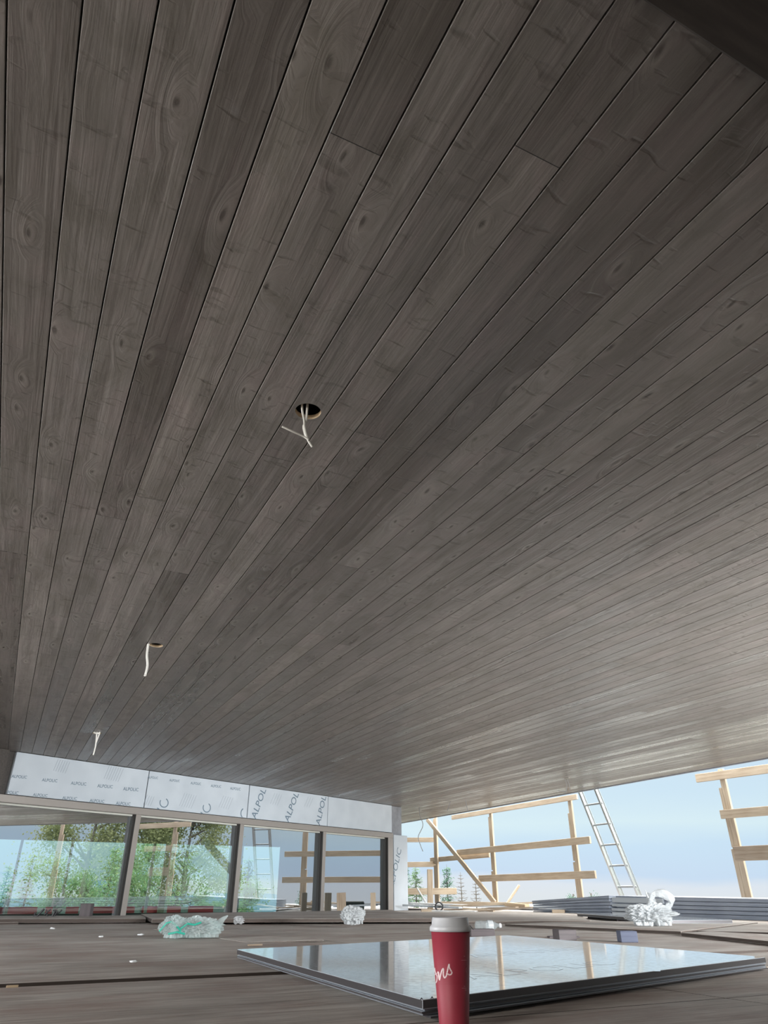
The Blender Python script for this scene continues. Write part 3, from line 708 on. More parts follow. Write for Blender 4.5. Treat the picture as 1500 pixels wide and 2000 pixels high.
# seen through the windows
for args in [
    ('conifer_tree', CB, 20, 1722, 30, 8, 'low conifer at the far left behind the first window'),
    ('conifer_tree', CA, 68, 1668, 33, 8, 'conifer behind first window, left of its wooden post'),
    ('leafy_tree', LFG, 120, 1690, 28, 7, 'bushy green tree in the middle of the first window'),
    ('leafy_tree', LFG, 160, 1712, 36, 7, 'low green tree right of centre in the first window'),
    ('conifer_tree', CA, 226, 1657, 30, 8, 'pointed conifer beside the post between first and second window'),
    ('leafy_tree', LFG, 262, 1672, 27, 7, 'green tree at left edge of the second window'),
    ('leafy_tree', LFG, 300, 1655, 30, 7, 'tall green tree behind the pale post in second window'),
    ('conifer_tree', CC_, 366, 1590, 31, 8, 'tallest loose conifer in the middle of the second window'),
    ('leafy_tree', LFG, 400, 1745, 40, 7, 'low green tree at right of the second window'),
    ('conifer_tree', CB, 487, 1672, 33, 8, 'pale conifer behind left of the third window'),
    ('leafy_tree', LFG, 478, 1735, 24, 7, 'low bush-like tree at bottom left of the third window'),
]:
    tree(*args, group='trees behind the building')
tree('conifer_tree', CB, 790, 1682, 36, 8, 'conifer just right of the clad corner column')
tree('conifer_tree', CC_, 812, 1690, 33, 8, 'broad green conifer between corner column and first guardrail post')
tree('conifer_tree', CB, 872, 1688, 34, 8, 'narrow conifer just right of the first guardrail post')
tree('dead_tree', (None, BARE[1]), 899, 1703, 30, 8, 'bare dead tree left of the diagonal brace', 'bare dead trees')
tree('dead_tree', (None, BARE[1]), 928, 1706, 31, 8, 'bare dead tree behind the diagonal brace', 'bare dead trees')
tree('young_tree', BUSH, 1118, 1731, 24, 2, 'small sparse treetop left of the third guardrail post')
tree('young_tree', BUSH, 1152, 1729, 23, 2, 'small sparse treetop right of the third guardrail post')
tree('young_tree', BUSH, 1447, 1748, 22, 2, 'tiny treetop left of the rightmost guardrail post')
# seen mirrored in the windows: trees beside the building on the right
for n_, mm, px, topy, D, nom, lab in [
    ('leafy_tree', LF, 205, 1540, 27, 7, 'tall yellow-green tree mirrored at right of the first window'),
    ('leafy_tree', LF, 310, 1530, 29, 7, 'tallest yellow-green tree, mirrored at left of the second window'),
    ('leafy_tree', LF, 385, 1560, 28, 7, 'yellow-green tree mirrored in the middle of the second window'),
    ('conifer_tree', CA, 20, 1690, 34, 8, 'low conifer mirrored at the left edge of the first window'),
    ('conifer_tree', CB, 590, 1735, 40, 8, 'low treetop mirrored beside the post in the third window')]:
    p = ond(px, topy, D); p = p - WN * (2 * (p - WA).dot(WN))
    tree(n_, mm, None, 0, math.hypot(p.x, p.y), nom, lab, 'trees beyond the guardrail on the right', az=math.atan2(p.x, p.y), ztop=p.z)
# ------------------------------------------------------------------ guardrail
VG = 9.16
def post(px0, px1, y, ztop, lab, splice):
    a = onv(px0, y, VG); b = onv(px1, y, VG); ua, ub = a.dot(U), b.dot(U); c = (ua + ub) / 2
    t = thing('guardrail_post', uvz(c, VG, -.03), lab, 'post', 'wooden guardrail posts')
    t.rotation_euler = (0, 0, RZ)
    bm = bmesh.new(); box(bm, -.019, .019, -.045 - .03, .045 - .03, .03, ztop); bev(bm, .003)
    link('post_board', bm, M['lumber_z'], t)
    z = .03
    for z1, dx in splice:
        bm = bmesh.new(); box(bm, -.019, .019, .017, .055 + dx, z, z1); bev(bm, .003)
        link('splice_board', bm, M['lumber_z'], t); z = z1 + .02
    return t
post(849, 861, 1755, 1.95, 'thick wooden guardrail post nearest the corner column', [(.9, .05), (1.9, .02)])
post(962, 974.7, 1755, 1.85, 'second wooden guardrail post from the corner column, at foot of the brace', [(.72, .02), (1.75, .0)])
post(1127.5, 1140, 1752, 1.84, 'wooden guardrail post just left of the aluminium ladder', [(.8, .015), (1.6, .0)])
post(1452, 1471, 1758, 1.9, 'rightmost wooden guardrail post in the frame', [(.85, .03), (1.65, .01)])
t = post(1452, 1471, 1758, 1.9, 'wooden guardrail post mirrored in third window', [(.85, .03), (1.65, .01)]); t.location = uvz(4.2, VG, -.03)
t = post(1452, 1471, 1758, 1.9, 'wooden guardrail post mirrored in second window', [(.85, .03), (1.65, .01)]); t.location = uvz(1.2, VG, -.03)
def rail(p0, p1, w, v, lab, m='lumber', name='guardrail_board', group='guardrail boards'):
    a = onv(*p0, v); b = onv(*p1, v); o = board(name, a, b, w, .038, M[m]); tag(o, lab, 'board', group); return o
VR2 = VG - .042
rail((883, 1597), (1127.5, 1556), .089, VR2, 'top guardrail board just under the soffit edge, left of the ladder')
rail((893, 1665.5), (1153, 1640.5), .115, VR2, 'long middle guardrail board between second and third posts')
rail((841, 1680), (956, 1669.5), .10, VG + .036, 'short guardrail board crossing behind the brace, between first two posts')
rail((936, 1716), (1163.5, 1708), .12, VR2, 'lowest guardrail board between second and third posts')
o = rail((1360, 1520.5), (1500, 1501.5), .115, VR2, 'top guardrail board at the right edge, above two others'); 
o = rail((1408, 1591), (1500, 1583.5), .115, VR2, 'middle guardrail board at the right edge, on rightmost post')
o = rail((1434.7, 1667.5), (1500, 1665), .18, VR2, 'wide lowest guardrail board at the right edge', 'lumber_grey')
for o in bpy.data.objects:
    if o.get('label', '').find('at the right edge') >= 0 and o.get('category') == 'board':
        o.data.transform(Matrix.Scale(1.15, 4, (1, 0, 0)))          # they run on past the frame
def dboard(p0, p1, d, w, t_, m, name, lab, group=None, cat='board', d1=None):
    a = ond(*p0, d); b = ond(*p1, d1 or d); up = Vector((0, 0, 1)) if abs((b - a).normalized().z) < .9 else Vector((1, 0, 0))
    o = board(name, a, b, w, t_, M[m], up=up); tag(o, lab, cat, group); return o
DE = 18.35
dboard((775, 1640.5), (852, 1640.3), DE, .10, .038, 'lumber', 'guardrail_board', 'highest short guardrail board beside the corner column', 'guardrail boards at the far end')
dboard((775, 1689), (853, 1688), DE, .11, .038, 'lumber', 'guardrail_board', 'middle short guardrail board beside the corner column', 'guardrail boards at the far end')
dboard((775, 1741.5), (892, 1740.5), DE - .3, .13, .038, 'lumber', 'guardrail_board', 'lowest short guardrail board beside corner column, in front of trees', 'guardrail boards at the far end')
a = onv(834, 1600, VR2 - .06); b = onv(967, 1764, VR2 - .06)
o = board('diagonal_brace', a, b, .10, .038, M['lumber']); tag(o, 'long raw wooden brace slanting down from the soffit edge to second post', 'brace')
o = board('upright_stud', ond(840.5, 1777, 15.9), ond(839.5, 1698, 15.9), .11, .09, M['lumber'], up=Vector((1, 0, 0))); tag(o, 'short upright wooden stud standing in front of the first guardrail post', 'stud')
o = board('tilted_offcut', ond(983, 1775.5, 16.5), ond(1014, 1729, 16.5), .12, .04, M['lumber'], up=Vector((0, 1, 0))); tag(o, 'short wooden offcut sticking up at a slant right of the second post', 'offcut')
o = board('white_board', ond(838, 1774, 17.2), ond(814, 1733, 17.2), .11, .03, M['white'], up=Vector((0, 1, 0))); tag(o, 'white-painted board leaning near corner column', 'board')
o = board('upright_stud', ond(667, 1786, 13.3), ond(666.5, 1743.5, 13.3), .15, .09, M['lumber_grey'], up=Vector((1, 0, 0))); tag(o, 'short thick wooden stud standing before the fourth window, left one', 'stud')
o = board('upright_stud', ond(729, 1786, 13.8), ond(728.5, 1743.5, 13.8), .09, .12, M['lumber'], up=Vector((1, 0, 0))); tag(o, 'short thin wooden stud standing before the fourth window, right one', 'stud')
# ------------------------------------------------------------------ ladder
LT = uvz(10.02, 8.76, 1.83); LB = uvz(10.02, 9.36, .24); ld = (LT - LB).normalized()
base = LB - ld * ((LB.z + 3.6) / ld.z); topL = LT + ld * .9
lad = thing('aluminium_ladder', base, 'aluminium extension ladder leaning against the soffit edge outside', 'ladder')
xw = -U                                         # second rail sits .4 m towards the viewer
nrm = ld.cross(xw).normalized()
def ladder_rail(off):
    bm = bmesh.new(); p = base + xw * off; q = topL + xw * off; hw, hd, th = .016, .034, .006
    def pr(a0, a1, b0, b1):
        hexa(bm, [p + xw * a0 + nrm * b0, p + xw * a1 + nrm * b0, p + xw * a1 + nrm * b1, p + xw * a0 + nrm * b1], [q + xw * a0 + nrm * b0, q + xw * a1 + nrm * b0, q + xw * a1 + nrm * b1, q + xw * a0 + nrm * b1])
    pr(-.004, .004, -hd, hd); pr(-.02, .02, -hd - th, -hd); pr(-.02, .02, hd, hd + th)
    o = link('side_rail', bm, M['alu']); o.data.transform(Matrix.Translation(-base)); o.parent = lad
ladder_rail(0); ladder_rail(.4)
def proj(p):
    d = Vector(p) - O; y = d.y * c_ + d.z * s_; return 750 + F * d.x / y, 1000 + F * (d.y * s_ - d.z * c_) / y
def solve(py):
    lo, hi = 0, 8.0
    for _ in range(40):
        m = (lo + hi) / 2
        if proj(base + ld * m)[1] > py: lo = m
        else: hi = m
    return lo
r1 = solve(1573); r2 = solve(1732); sp = (r1 - r2) / 4
k = r1 + sp * 2
while k > .15:
    if k < (topL - base).length:
        bm = bmesh.new(); a = base + ld * k - xw * .02; b = base + ld * k + xw * .42; tube(bm, [a, b], .014, 8)
        o = link('rung', bm, M['alu_dark'], smooth=False); o.data.transform(Matrix.Translation(-base)); o.parent = lad
    k -= sp
# ------------------------------------------------------------------ loose plywood sheets lying on the deck
def sheet(pts, t, lab, z=None, name='plywood_sheet', m=None):
    bm = bmesh.new(); P = [Vector(p) for p in pts]; quadprism(bm, P, t, 0, 1); bev(bm, .0015)
    o = link(name, bm, m or [M['ply'], M['ply_edge']]); rebase(o, sum(P, Vector()) / 4 - Vector((0, 0, t)))
    # turn the grain with the longest edge
    e = P[1] - P[0]; a = math.atan2(e.y, e.x)
    o.data.transform(Matrix.Rotation(-a, 4, 'Z')); o.rotation_euler = (0, 0, a)
    tag(o, lab, 'plywood sheet', 'loose plywood sheets on the deck'); return o
def zp(px, py, z): return onz(px, py, z)
sheet([zp(297, 1795, .050), zp(842, 1794, .048), zp(762, 1777, .052), zp(276, 1785, .056)], .030, 'warped plywood sheet raised in front of the second and third windows')
sheet([zp(-260, 1796, .05), zp(285, 1794, .042), zp(283, 1788, .045), zp(-260, 1789, .052)], .034, 'dark-edged plywood strip along the foot of the first window')
sheet([zp(-260, 1808, .014), zp(36, 1801, .02), zp(30, 1798.5, .02), zp(-260, 1799, .02)], .02, 'narrow dark plywood offcut at the far left edge')
sheet([zp(845, 1800.5, .02), zp(1152, 1798, .02), zp(1120, 1779, .018), zp(770, 1781, .018)], .015, 'plywood sheet behind the plastic bottle and left of the flat panel')
sheet([zp(986, 1804.5, .022), zp(1330, 1819, .022), zp(1480, 1801.5, .022), zp(1160, 1799, .022)], .020, 'plywood sheet under the big crumpled plastic bag')
sheet([zp(1330, 1821.5, .020), zp(1640, 1851, .026), zp(1660, 1835, .026), zp(1420, 1817, .020)], .019, 'plywood sheet at the right edge in front of the bag')
sheet([zp(1360, 1818, .018), zp(1700, 1825, .05), zp(1700, 1800, .05), zp(1480, 1803.5, .018)], .013, 'tilted plywood sheet lifting at the right edge behind the others')
sheet([zp(300, 1815, .002), zp(548, 1817, .012), zp(632, 1836, .012), zp(480, 1840, .002)], .006, 'thin plywood offcut left of panel stack with a curled dark edge')
sheet([zp(640, 1790, .018), zp(1010, 1789, .018), zp(985, 1781, .02), zp(690, 1781, .02)], .012, 'pale plywood sheet reaching from fourth window to the guardrail')
# ------------------------------------------------------------------ stack of folded panels in the foreground
CN = Vector((.09, 1.97, 0)); CL = Vector((-.665, 3.70, 0)); CF = Vector((.755, 4.98, 0)); CR = CN + CF - CL
def rect(shr=0.0, dx=0.0, dy=0.0):
    e1 = (CL - CN).normalized(); e2 = (CR - CN).normalized()
    return [CN + e1 * (shr + dy) + e2 * (shr + dx), CR + e1 * (shr + dy) + e2 * (dx - shr), CF - e1 * (shr - dy) + e2 * (dx - shr), CL - e1 * (shr - dy) + e2 * (shr + dx)]
z = 0.0
for k, (t_, shr, dx, dy) in enumerate([(.0035, .0, .02, -.01), (.0035, .0, .006, .01), (.004, .004, -.004, 0), (.0035, .002, .008, .004)]):
    P = [p + Vector((0, 0, z + t_)) for p in rect(shr, dx, dy)]; bm = bmesh.new(); quadprism(bm, P, t_, 0, 1)
    o = link('composite_panel', bm, [M['topfilm'], M['sheet_grey'] if k % 2 else M['sheet_edge']]); rebase(o, CN + Vector((0, 0, z)))
    tag(o, ['thin dark composite panel at the bottom of the foreground stack', 'thin grey composite panel, second from bottom of foreground stack', 'thin dark composite panel in the middle of the foreground stack', 'thin grey composite panel just under the folded top panel'][k], 'panel', 'composite panels stacked by the red cup')
    z += t_ + .0008
TZ = .0365
bm = bmesh.new(); P = [p + Vector((0, 0, TZ)) for p in rect()]; quadprism(bm, P, TZ - z, 0, 1); bev(bm, .0012)
top = link('cassette_panel', bm, [M['topfilm'], M['sheet_edge']]); rebase(top, CN + Vector((0, 0, z)))
tag(top, 'large shiny film-covered panel with folded dark edges, topmost of foreground stack', 'panel')
M['film_print'] = mat('pale_film_lettering', lambda t, b: b.inputs['Coat Weight'].__setattr__('default_value', .7), color=(.92, .95, .98, 1), rough=.15, spec=.8)
st = ([], [])
e1 = (CL - CN).normalized(); e2 = (CR - CN).normalized()
tops = []
def topword(s, px, py, size, bold=0):
    p = onz(px, py, TZ + .0006); st = ([], []); word(st, s, size, p, e2, e1, bold); tops.append(st)
topword('ALPOLIC', 925, 1912, .20, -.012); topword('ALPOLIC', 930, 1870, .20, -.012)
st = ([], []); q = 0
for px, py in [(1280, 1889), (1289, 1889), (1290, 1897), (1278, 1897)]: st[0].append(tuple(onz(px, py, TZ + .0006)))
st[1].append((q, q + 1, q + 2, q + 3))
tops.append(st)
for nm_, st in zip(('film_lettering', 'film_lettering', 'pale_sticker'), tops):
    o = link(nm_, st, M['film_print']); o.data.transform(Matrix.Translation(-top.location)); o.parent = top; o['label'] = 'pale large lettering on the film' if nm_ != 'pale_sticker' else 'small white sticker'
# corner folds
p = CN + Vector((0, 0, TZ))
for dx in (0.0, .035):
    bm = bmesh.new(); c = p + e2 * dx + e1 * .004; tube(bm, [c - e2 * .004, c + Vector((0, 0, .003)), c + e2 * .003], .0012, 5)
    o = link('corner_tab', bm, M['sheet_edge']); o.data.transform(Matrix.Translation(-top.location)); o.parent = top
# ------------------------------------------------------------------ paper cup
CP = Vector((.155, 1.885, -.008)); R0, R1, H1 = .0322, .0455, .191
cup = thing('coffee_cup', CP, 'tall red paper coffee cup with white lid and white script lettering, in the foreground', 'cup')
bm = bmesh.new(); lathe(bm, [(R0 - .002, .006), (R0, .0), (R0 + .0003, .003), (R0 + .0006, .006), (R1, H1)], 64); 
body = link('cup_body', bm, M['cup'], cup, smooth=True)
bm = bmesh.new(); lathe(bm, [(R0 + .0004, .0002), (R0 + .0016, .001), (R0 + .0018, .004), (R0 + .0006, .0055)], 64, False); link('base_rim', bm, M['lid'], body, True)['label'] = 'pale rolled base rim'
bm = bmesh.new(); lathe(bm, [(R1 + .0002, H1 - .006), (R1 + .0022, H1 - .006), (R1 + .0030, H1 - .001), (R1 + .0022, H1 + .003), (R1 + .0012, H1 + .0045), (R1 - .0018, H1 + .0065), (R1 - .0035, H1 + .020), (R1 - .0045, H1 + .0225), (R1 - .0075, H1 + .0222), (R1 - .0095, H1 + .0195), (.004, H1 + .0185)], 64)
lid = link('lid', bm, M['lid'], cup, smooth=True)
bm = bmesh.new(); box(bm, -.006, .006, -.0035, .0035, -.001, .001); bev(bm, .0006)
o = link('lid_tab', bm, M['lid'], lid); o.location = (R1 + .004, -.006, H1 + .002); o.rotation_euler = (0, math.radians(48), math.radians(-12))
# script lettering wrapped on the cup wall; coordinates measured in the picture (1/8.33 px)
view_az = math.atan2(-CP.y, -CP.x)
def cup_pt(cx, cy, lift=.0006):
    px = 820 + cx / 8.333; py = 1760 + cy / 8.333
    r = ray(px, py); o_ = O - CP                     # intersect with the cone wall
    lo = None; t = 1.3
    while t < 2.2:
        p = o_ + r * t; rr = R0 + (R1 - R0) * min(1, max(0, p.z / H1)) + lift
        if math.hypot(p.x, p.y) <= rr: lo = p; break
        t += .0006
    return lo
def stroke(st, pts, w):
    n = 10; P = []
    for i in range(len(pts) - 1):
        for k in range(n):
            a = k / n; p0 = Vector(pts[max(i - 1, 0)]); p1 = Vector(pts[i]); p2 = Vector(pts[i + 1]); p3 = Vector(pts[min(i + 2, len(pts) - 1)])
            P.append(.5 * ((2 * p1) + (-p0 + p2) * a + (2 * p0 - 5 * p1 + 4 * p2 - p3) * a * a + (-p0 + 3 * p1 - 3 * p2 + p3) * a ** 3))
    P.append(Vector(pts[-1])); prev = None
    for i, p in enumerate(P):
        d = (P[min(i + 1, len(P) - 1)] - P[max(i - 1, 0)]); d = d.normalized() if d.length else Vector((1, 0))
        nn = Vector((-d.y, d.x)) * w * (1 if 2 < i < len(P) - 3 else .7)
        a, b = cup_pt(*(p + nn)), cup_pt(*(p - nn))
        if a is None or b is None: prev = None; continue
        q = len(st[0]); st[0].extend([tuple(a), tuple(b)])
        if prev is not None: st[1].append((prev, prev + 1, q + 1, q))
        prev = q
st = ([], [])
stroke(st, [(243, 1085), (246, 1130), (262, 1185), (280, 1225), (276, 1290), (262, 1335)], 8)
stroke(st, [(245, 1200), (262, 1180), (285, 1175)], 6)
stroke(st, [(285, 1150), (300, 1165), (308, 1220), (322, 1290)], 13)
stroke(st, [(322, 1285), (336, 1205), (362, 1120), (380, 1100), (384, 1135), (382, 1195), (398, 1245), (420, 1235), (445, 1180)], 11)
stroke(st, [(432, 1212), (452, 1120), (474, 1030), (480, 1080), (500, 1120), (520, 1160), (508, 1192), (474, 1198), (456, 1180)], 11)
link('script_lettering', st, M['ink_white'], body)['label'] = 'white script letters ons'
st = ([], [])
for y, x0, x1 in [(898, 712, 740), (962, 672, 762), (1385, 715, 742), (1418, 682, 760), (1448, 735, 766)]:
    stroke(st, [(x0, y), ((x0 + x1) / 2, y - 1), (x1, y)], 4)
    if y == 962: link('small_print', st, M['ink_small'], body); st = ([], [])
link('small_print', st, M['ink_small'], body)['label'] = 'small pale print at the right edge'
st = ([], []); stroke(st, [(760, 1080), (750, 1120), (758, 1160)], 5)
link('printed_mark', st, M['ink_small'], body)
# ------------------------------------------------------------------ cables in the soffit holes
def ribbon(name, paths, r, m, lab, cat='cable', flat=.5, up=0):
    ps = [[Vector(p) for p in P] for P in paths]; base = ps[0][0].copy()
    t = thing(name, base, lab, cat)
    for P in ps:
        Q = []
        for i in range(len(P) - 1):
            for k in range(6):
                a = k / 6; p0, p1, p2, p3 = P[max(i - 1, 0)], P[i], P[i + 1], P[min(i + 2, len(P) - 1)]
                Q.append(.5 * ((2 * p1) + (-p0 + p2) * a + (2 * p0 - 5 * p1 + 4 * p2 - p3) * a * a + (-p0 + 3 * p1 - 3 * p2 + p3) * a ** 3))
        Q.append(P[-1]); bm = bmesh.new(); tube(bm, [q - base for q in Q], r, 8, True, flat)
        link('cable_run', bm, M[m], t, smooth=True)
    return t
def up_(p, dz): return Vector(p) + Vector((0, 0, dz))
D1 = 2.07
def q(px, py, D): return ond(px, py, D)
def cab(pts, D, up=.07, start=(0, 0)):
    P = [q(x, y, D) for x, y in pts]; return [P[0] + Vector((start[0], start[1], up))] + P
ribbon('electrical_cable', [cab([(590, 797), (594, 820), (595, 835), (601, 858), (610, 873)], 2.055), cab([(600, 797), (598, 820), (593, 833), (596, 848), (602, 858)], 2.06),
       [q(551, 833, 2.02), q(572, 843, 2.03), q(592, 852, 2.05), q(603, 859, 2.05)]], .0042, 'cable', 'white forked cable hanging from the nearest round hole in the soffit')
ribbon('electrical_cable', [cab([(289, 1262), (287, 1280), (288, 1300), (283, 1321)], 4.80)], .0085, 'cable', 'single white cable hanging from the second round hole in the soffit')
ribbon('electrical_cable', [cab([(189, 1432), (188, 1445), (186, 1460), (182, 1475)], 7.86), cab([(194, 1433), (190, 1444), (187, 1452)], 7.86), [q(183, 1430, 7.86), q(189, 1432.5, 7.85), q(195, 1431, 7.86)]], .008, 'cable', 'thin white forked cable hanging from the soffit near the leftmost fascia panel')
ribbon('hanging_wire', [[q(819, 1577, 15.2), q(820, 1592, 15.1), q(826, 1612, 15.1), q(817, 1634, 15.1), q(821, 1650, 15.1), q(826, 1663, 15.1)]], .007, 'grey_wire', 'wavy thin wire hanging beside the corner column', 'wire', 1)
ribbon('hanging_wire', [[q(880, 1566, 14.4), q(876, 1576, 14.4), q(874, 1584, 14.4)]], .006, 'grey_wire', 'short thin wire on the soffit left of the pair above the long rail', 'wire', 1)
ribbon('hanging_wire', [[q(909, 1560, 14.0), q(911, 1572, 14.0), q(914, 1584, 14.0)]], .006, 'grey_wire', 'short thin wire on the soffit above the left end of top rail', 'wire', 1)
ribbon('hanging_wire', [[q(1103, 1521, 11.4), q(1107, 1534, 11.4), q(1106, 1547, 11.4)], [q(1108, 1522, 11.4), q(1112, 1535, 11.4), q(1113, 1543, 11.4)], [q(1090, 1544, 11.4), q(1106, 1546, 11.4)]], .005, 'grey_wire', 'tangled thin wire hanging from the soffit above the third post', 'wire', 1)
for u, v in holes:
    pass
# ------------------------------------------------------------------ long stack of panels at the right
LA = Vector((2.42, 12.9, 0)); dirA = -U
def stack(t0, t1, za, zb, n, depth, labs, group, offs):
    pa = LA + dirA * t0; pb = LA + dirA * t1
    for k in range(n):
        f0, f1 = k / n, (k + 1) / n; sh, e = offs[k % len(offs)]
        a = pa + V * sh; b = pb + V * sh + dirA * e
        g_ = .004
        lo = [a + Vector((0, 0, za * f0 + g_ * (k > 0))), b + Vector((0, 0, zb * f0 + g_ * (k > 0))), b + V * depth + Vector((0, 0, zb * f0 + g_ * (k > 0))), a + V * depth + Vector((0, 0, za * f0 + g_ * (k > 0)))]
        hi = [a + Vector((0, 0, za * f1)), b + Vector((0, 0, zb * f1)), b + V * depth + Vector((0, 0, zb * f1)), a + V * depth + Vector((0, 0, za * f1))]
        bm = bmesh.new(); fs = hexa(bm, lo, hi, 0)
        bev(bm, .003)
        o = link('stacked_panel', bm, [M['sheet_side']]); rebase(o, a + Vector((0, 0, za * f0)))
        tag(o, labs % ['lowest', 'second from bottom', 'third from bottom', 'fourth from bottom', 'fifth from bottom', 'topmost'][k if n == 6 or k < n - 1 else 5], 'panel', group)
stack(-.02, 1.78, .175, .250, 6, 1.05, 'blue-grey boxed panel left of the big plastic bag, %s of its stack', 'panels stacked left of the bag', [(0, 0), (.012, .01), (-.006, -.01), (.01, .02), (.0, .0), (-.004, .01)])
stack(1.86, 6.6, .245, .185, 5, 1.0, 'long blue-grey boxed panel reaching the right edge, %s of its stack', 'panels stacked at the right edge', [(.06, 0), (.07, .03), (.05, -.01), (.06, .02)])
for k, (za, zb, sh, ln) in enumerate([(.02, .05, -.03, .75), (.06, .095, -.03, .8), (.115, .15, -.015, .62), (.165, .225, 0.0, .95)]):
    a = LA + dirA * 1.80 + V * (.035 + sh); b = a + dirA * ln; bm = bmesh.new()
    sl = -.012 * ln
    hexa(bm, [a + Vector((0, 0, za)), b + Vector((0, 0, za + sl)), b + V * .028 + Vector((0, 0, za + sl)), a + V * .028 + Vector((0, 0, za))],
         [a + Vector((0, 0, zb)), b + Vector((0, 0, zb + sl)), b + V * .028 + Vector((0, 0, zb + sl)), a + V * .028 + Vector((0, 0, zb))]); bev(bm, .003)
    o = link('metal_channel', bm, M['sheet_pale']); rebase(o, a + Vector((0, 0, za)))
    tag(o, 'pale metal channel against the long panel stack behind the bag, ' + ['lowest of four', 'second lowest of four', 'second highest of four', 'highest and widest of four'][k], 'channel', 'pale channels left of the bag')
# flat panel in front of it
pl_ = [onz(1127, 1784, .05), onz(1296, 1797, .05), onz(1430, 1796.5, .05)]; p4 = pl_[0] + pl_[2] - pl_[1]
bm = bmesh.new(); quadprism(bm, [pl_[0], pl_[1], pl_[2], p4], .028, 0, 1); bev(bm, .002)
o = link('flat_panel', bm, [M['topfilm'], M['sheet_edge']]); rebase(o, pl_[1] - Vector((0, 0, .028))); tag(o, 'single flat panel with white top and dark edge lying before the long stack', 'panel')
cg = (pl_[0] + pl_[2]) / 2
for f, w in ((.12, 0), (.5, 1), (.88, 2)):
    c = pl_[0].lerp(pl_[1], f); c2_ = p4.lerp(pl_[2], f); c = c.lerp(c2_, .06); e_ = c2_
    o = board('spacer_batten', Vector((c.x, c.y, .011)), Vector((e_.x, e_.y, .011)), .022, .05, M['block'], bevel=.002)
    tag(o, 'dark batten under the flat white-topped panel', 'batten', 'battens under the flat panel')
# ------------------------------------------------------------------ blocks and offcuts on the deck
def block(px0, px1, pyt, pyb, depth, m, lab, name='wood_block', rot=0.0, zb=0.0, bevel=.003):
    a = onz(px0, pyb, zb); D = a.y; b = ond(px1, pyb, D); h = ond((px0 + px1) / 2, pyt, D).z - zb; w = (b - a).x
    bm = bmesh.new(); box(bm, -w / 2, w / 2, 0, depth, 0, h); bev(bm, bevel)
    o = link(name, bm, M[m]); o.location = (a.x + w / 2, D, zb); o.rotation_euler = (0, 0, rot); tag(o, lab, 'block'); return o
block(1092, 1128, 1816, 1837, .12, 'block', 'dark wooden block behind the panel stack, right of the bottle', rot=.12)
block(1082, 1143, 1831, 1834.5, .08, 'block', 'thin flat offcut lying beside the dark wooden block', 'wood_offcut').location.y += .14
block(1214, 1247, 1818.5, 1841, .10, 'block_blue', 'bluish block behind the panel stack, in front of the bag', rot=-.05)
block(920, 967, 1814.5, 1829, .09, 'block', 'low brown wooden block under the plastic bottle', rot=0.0)
block(1084, 1106, 1774.5, 1783, .14, 'lumber', 'pale wooden block against the left end of the big panel stack', rot=-.3).location = (2.62, 12.0, 0)
block(823, 843, 1776, 1782, .14, 'lumber', 'small pale offcut lying at the foot of the upright stud', 'wood_offcut')
# debris at far left
bm = bmesh.new(); rnd = random.Random(4)
p0 = onz(88, 1792, .036)
for k in range(9):
    a = Vector((rnd.uniform(-.14, .14), rnd.uniform(-.02, .02), rnd.uniform(.0, .03))); b = a + Vector((rnd.uniform(-.08, .08), 0, rnd.uniform(.0, .09)))
    tube(bm, [a, b], rnd.uniform(.006, .012), 6)
o = link('strap_tangle', bm, M['rubber']); o.location = p0; tag(o, 'small black strap tangle at the foot of the first window', 'strap')
o = board('grey_block', p0 + Vector((.41, .1, -.0)), p0 + Vector((.41, .1, .135)), .12, .1, M['block'], up=Vector((1, 0, 0))); tag(o, 'small dark grey block standing at the foot of the first window', 'block')
# ------------------------------------------------------------------ scrap lumber pile beyond the plywood
rnd = random.Random(11)
pile = [  # px0, py0, px1, py1, distance0, distance1, width, thickness, material, label
    (863, 1764.5, 1003, 1766.5, 15.8, 15.2, .07, .14, 'lumber', 'long pale board lying at the foot of the second post'),
    (800, 1764, 1060, 1775, 15.6, 13.6, .03, .25, 'white', 'wide white board, largest of the scrap pile'),
    (880, 1770, 1050, 1763, 14.6, 13.9, .03, .12, 'lumber', 'pale board rising right in the scrap pile'),
    (790, 1768, 900, 1773, 14.8, 14.2, .03, .16, 'sheet_pale', 'pale metal strip at the left of the scrap pile'),
    (870, 1777, 1010, 1772.5, 14.0, 13.3, .022, .14, 'lumber_grey', 'weathered board in the middle of the scrap pile'),
    (905, 1774, 965, 1779, 13.4, 13.2, .025, .12, 'lumber', 'short pale offcut in front of the scrap pile'),
    (935, 1779, 1040, 1772, 13.1, 12.7, .02, .10, 'lumber_grey', 'weathered strip touching left end of panel stack'),
    (950, 1768, 1010, 1772, 14.4, 14.0, .03, .12, 'film', 'film-covered offcut near right end of scrap pile'),
    (845, 1779, 930, 1780.5, 13.6, 13.1, .02, .10, 'white', 'thin white strip in front of the black pipe end'),
    (990, 1766, 1030, 1770, 14.0, 13.7, .06, .15, 'cutwood', 'reddish pale board end beside big panel stack'),
]
for a0, b0, a1, b1, d0, d1, w, t_, m, lab in pile:
    p, q_ = ond(a0, b0, d0), ond(a1, b1, d1)
    p.z = max(p.z, w / 2 + .002); q_.z = max(q_.z, w / 2 + .002)
    o = board('scrap_board', p, q_, w, t_, M[m], bevel=.003); tag(o, lab, 'board', 'scrap boards by the guardrail')
bm = bmesh.new(); tube(bm, [(0, 0, 0), (0, .5, 0)], .075, 24, False); tube(bm, [(0, .5, 0), (0, 0, 0)], .062, 24, False)
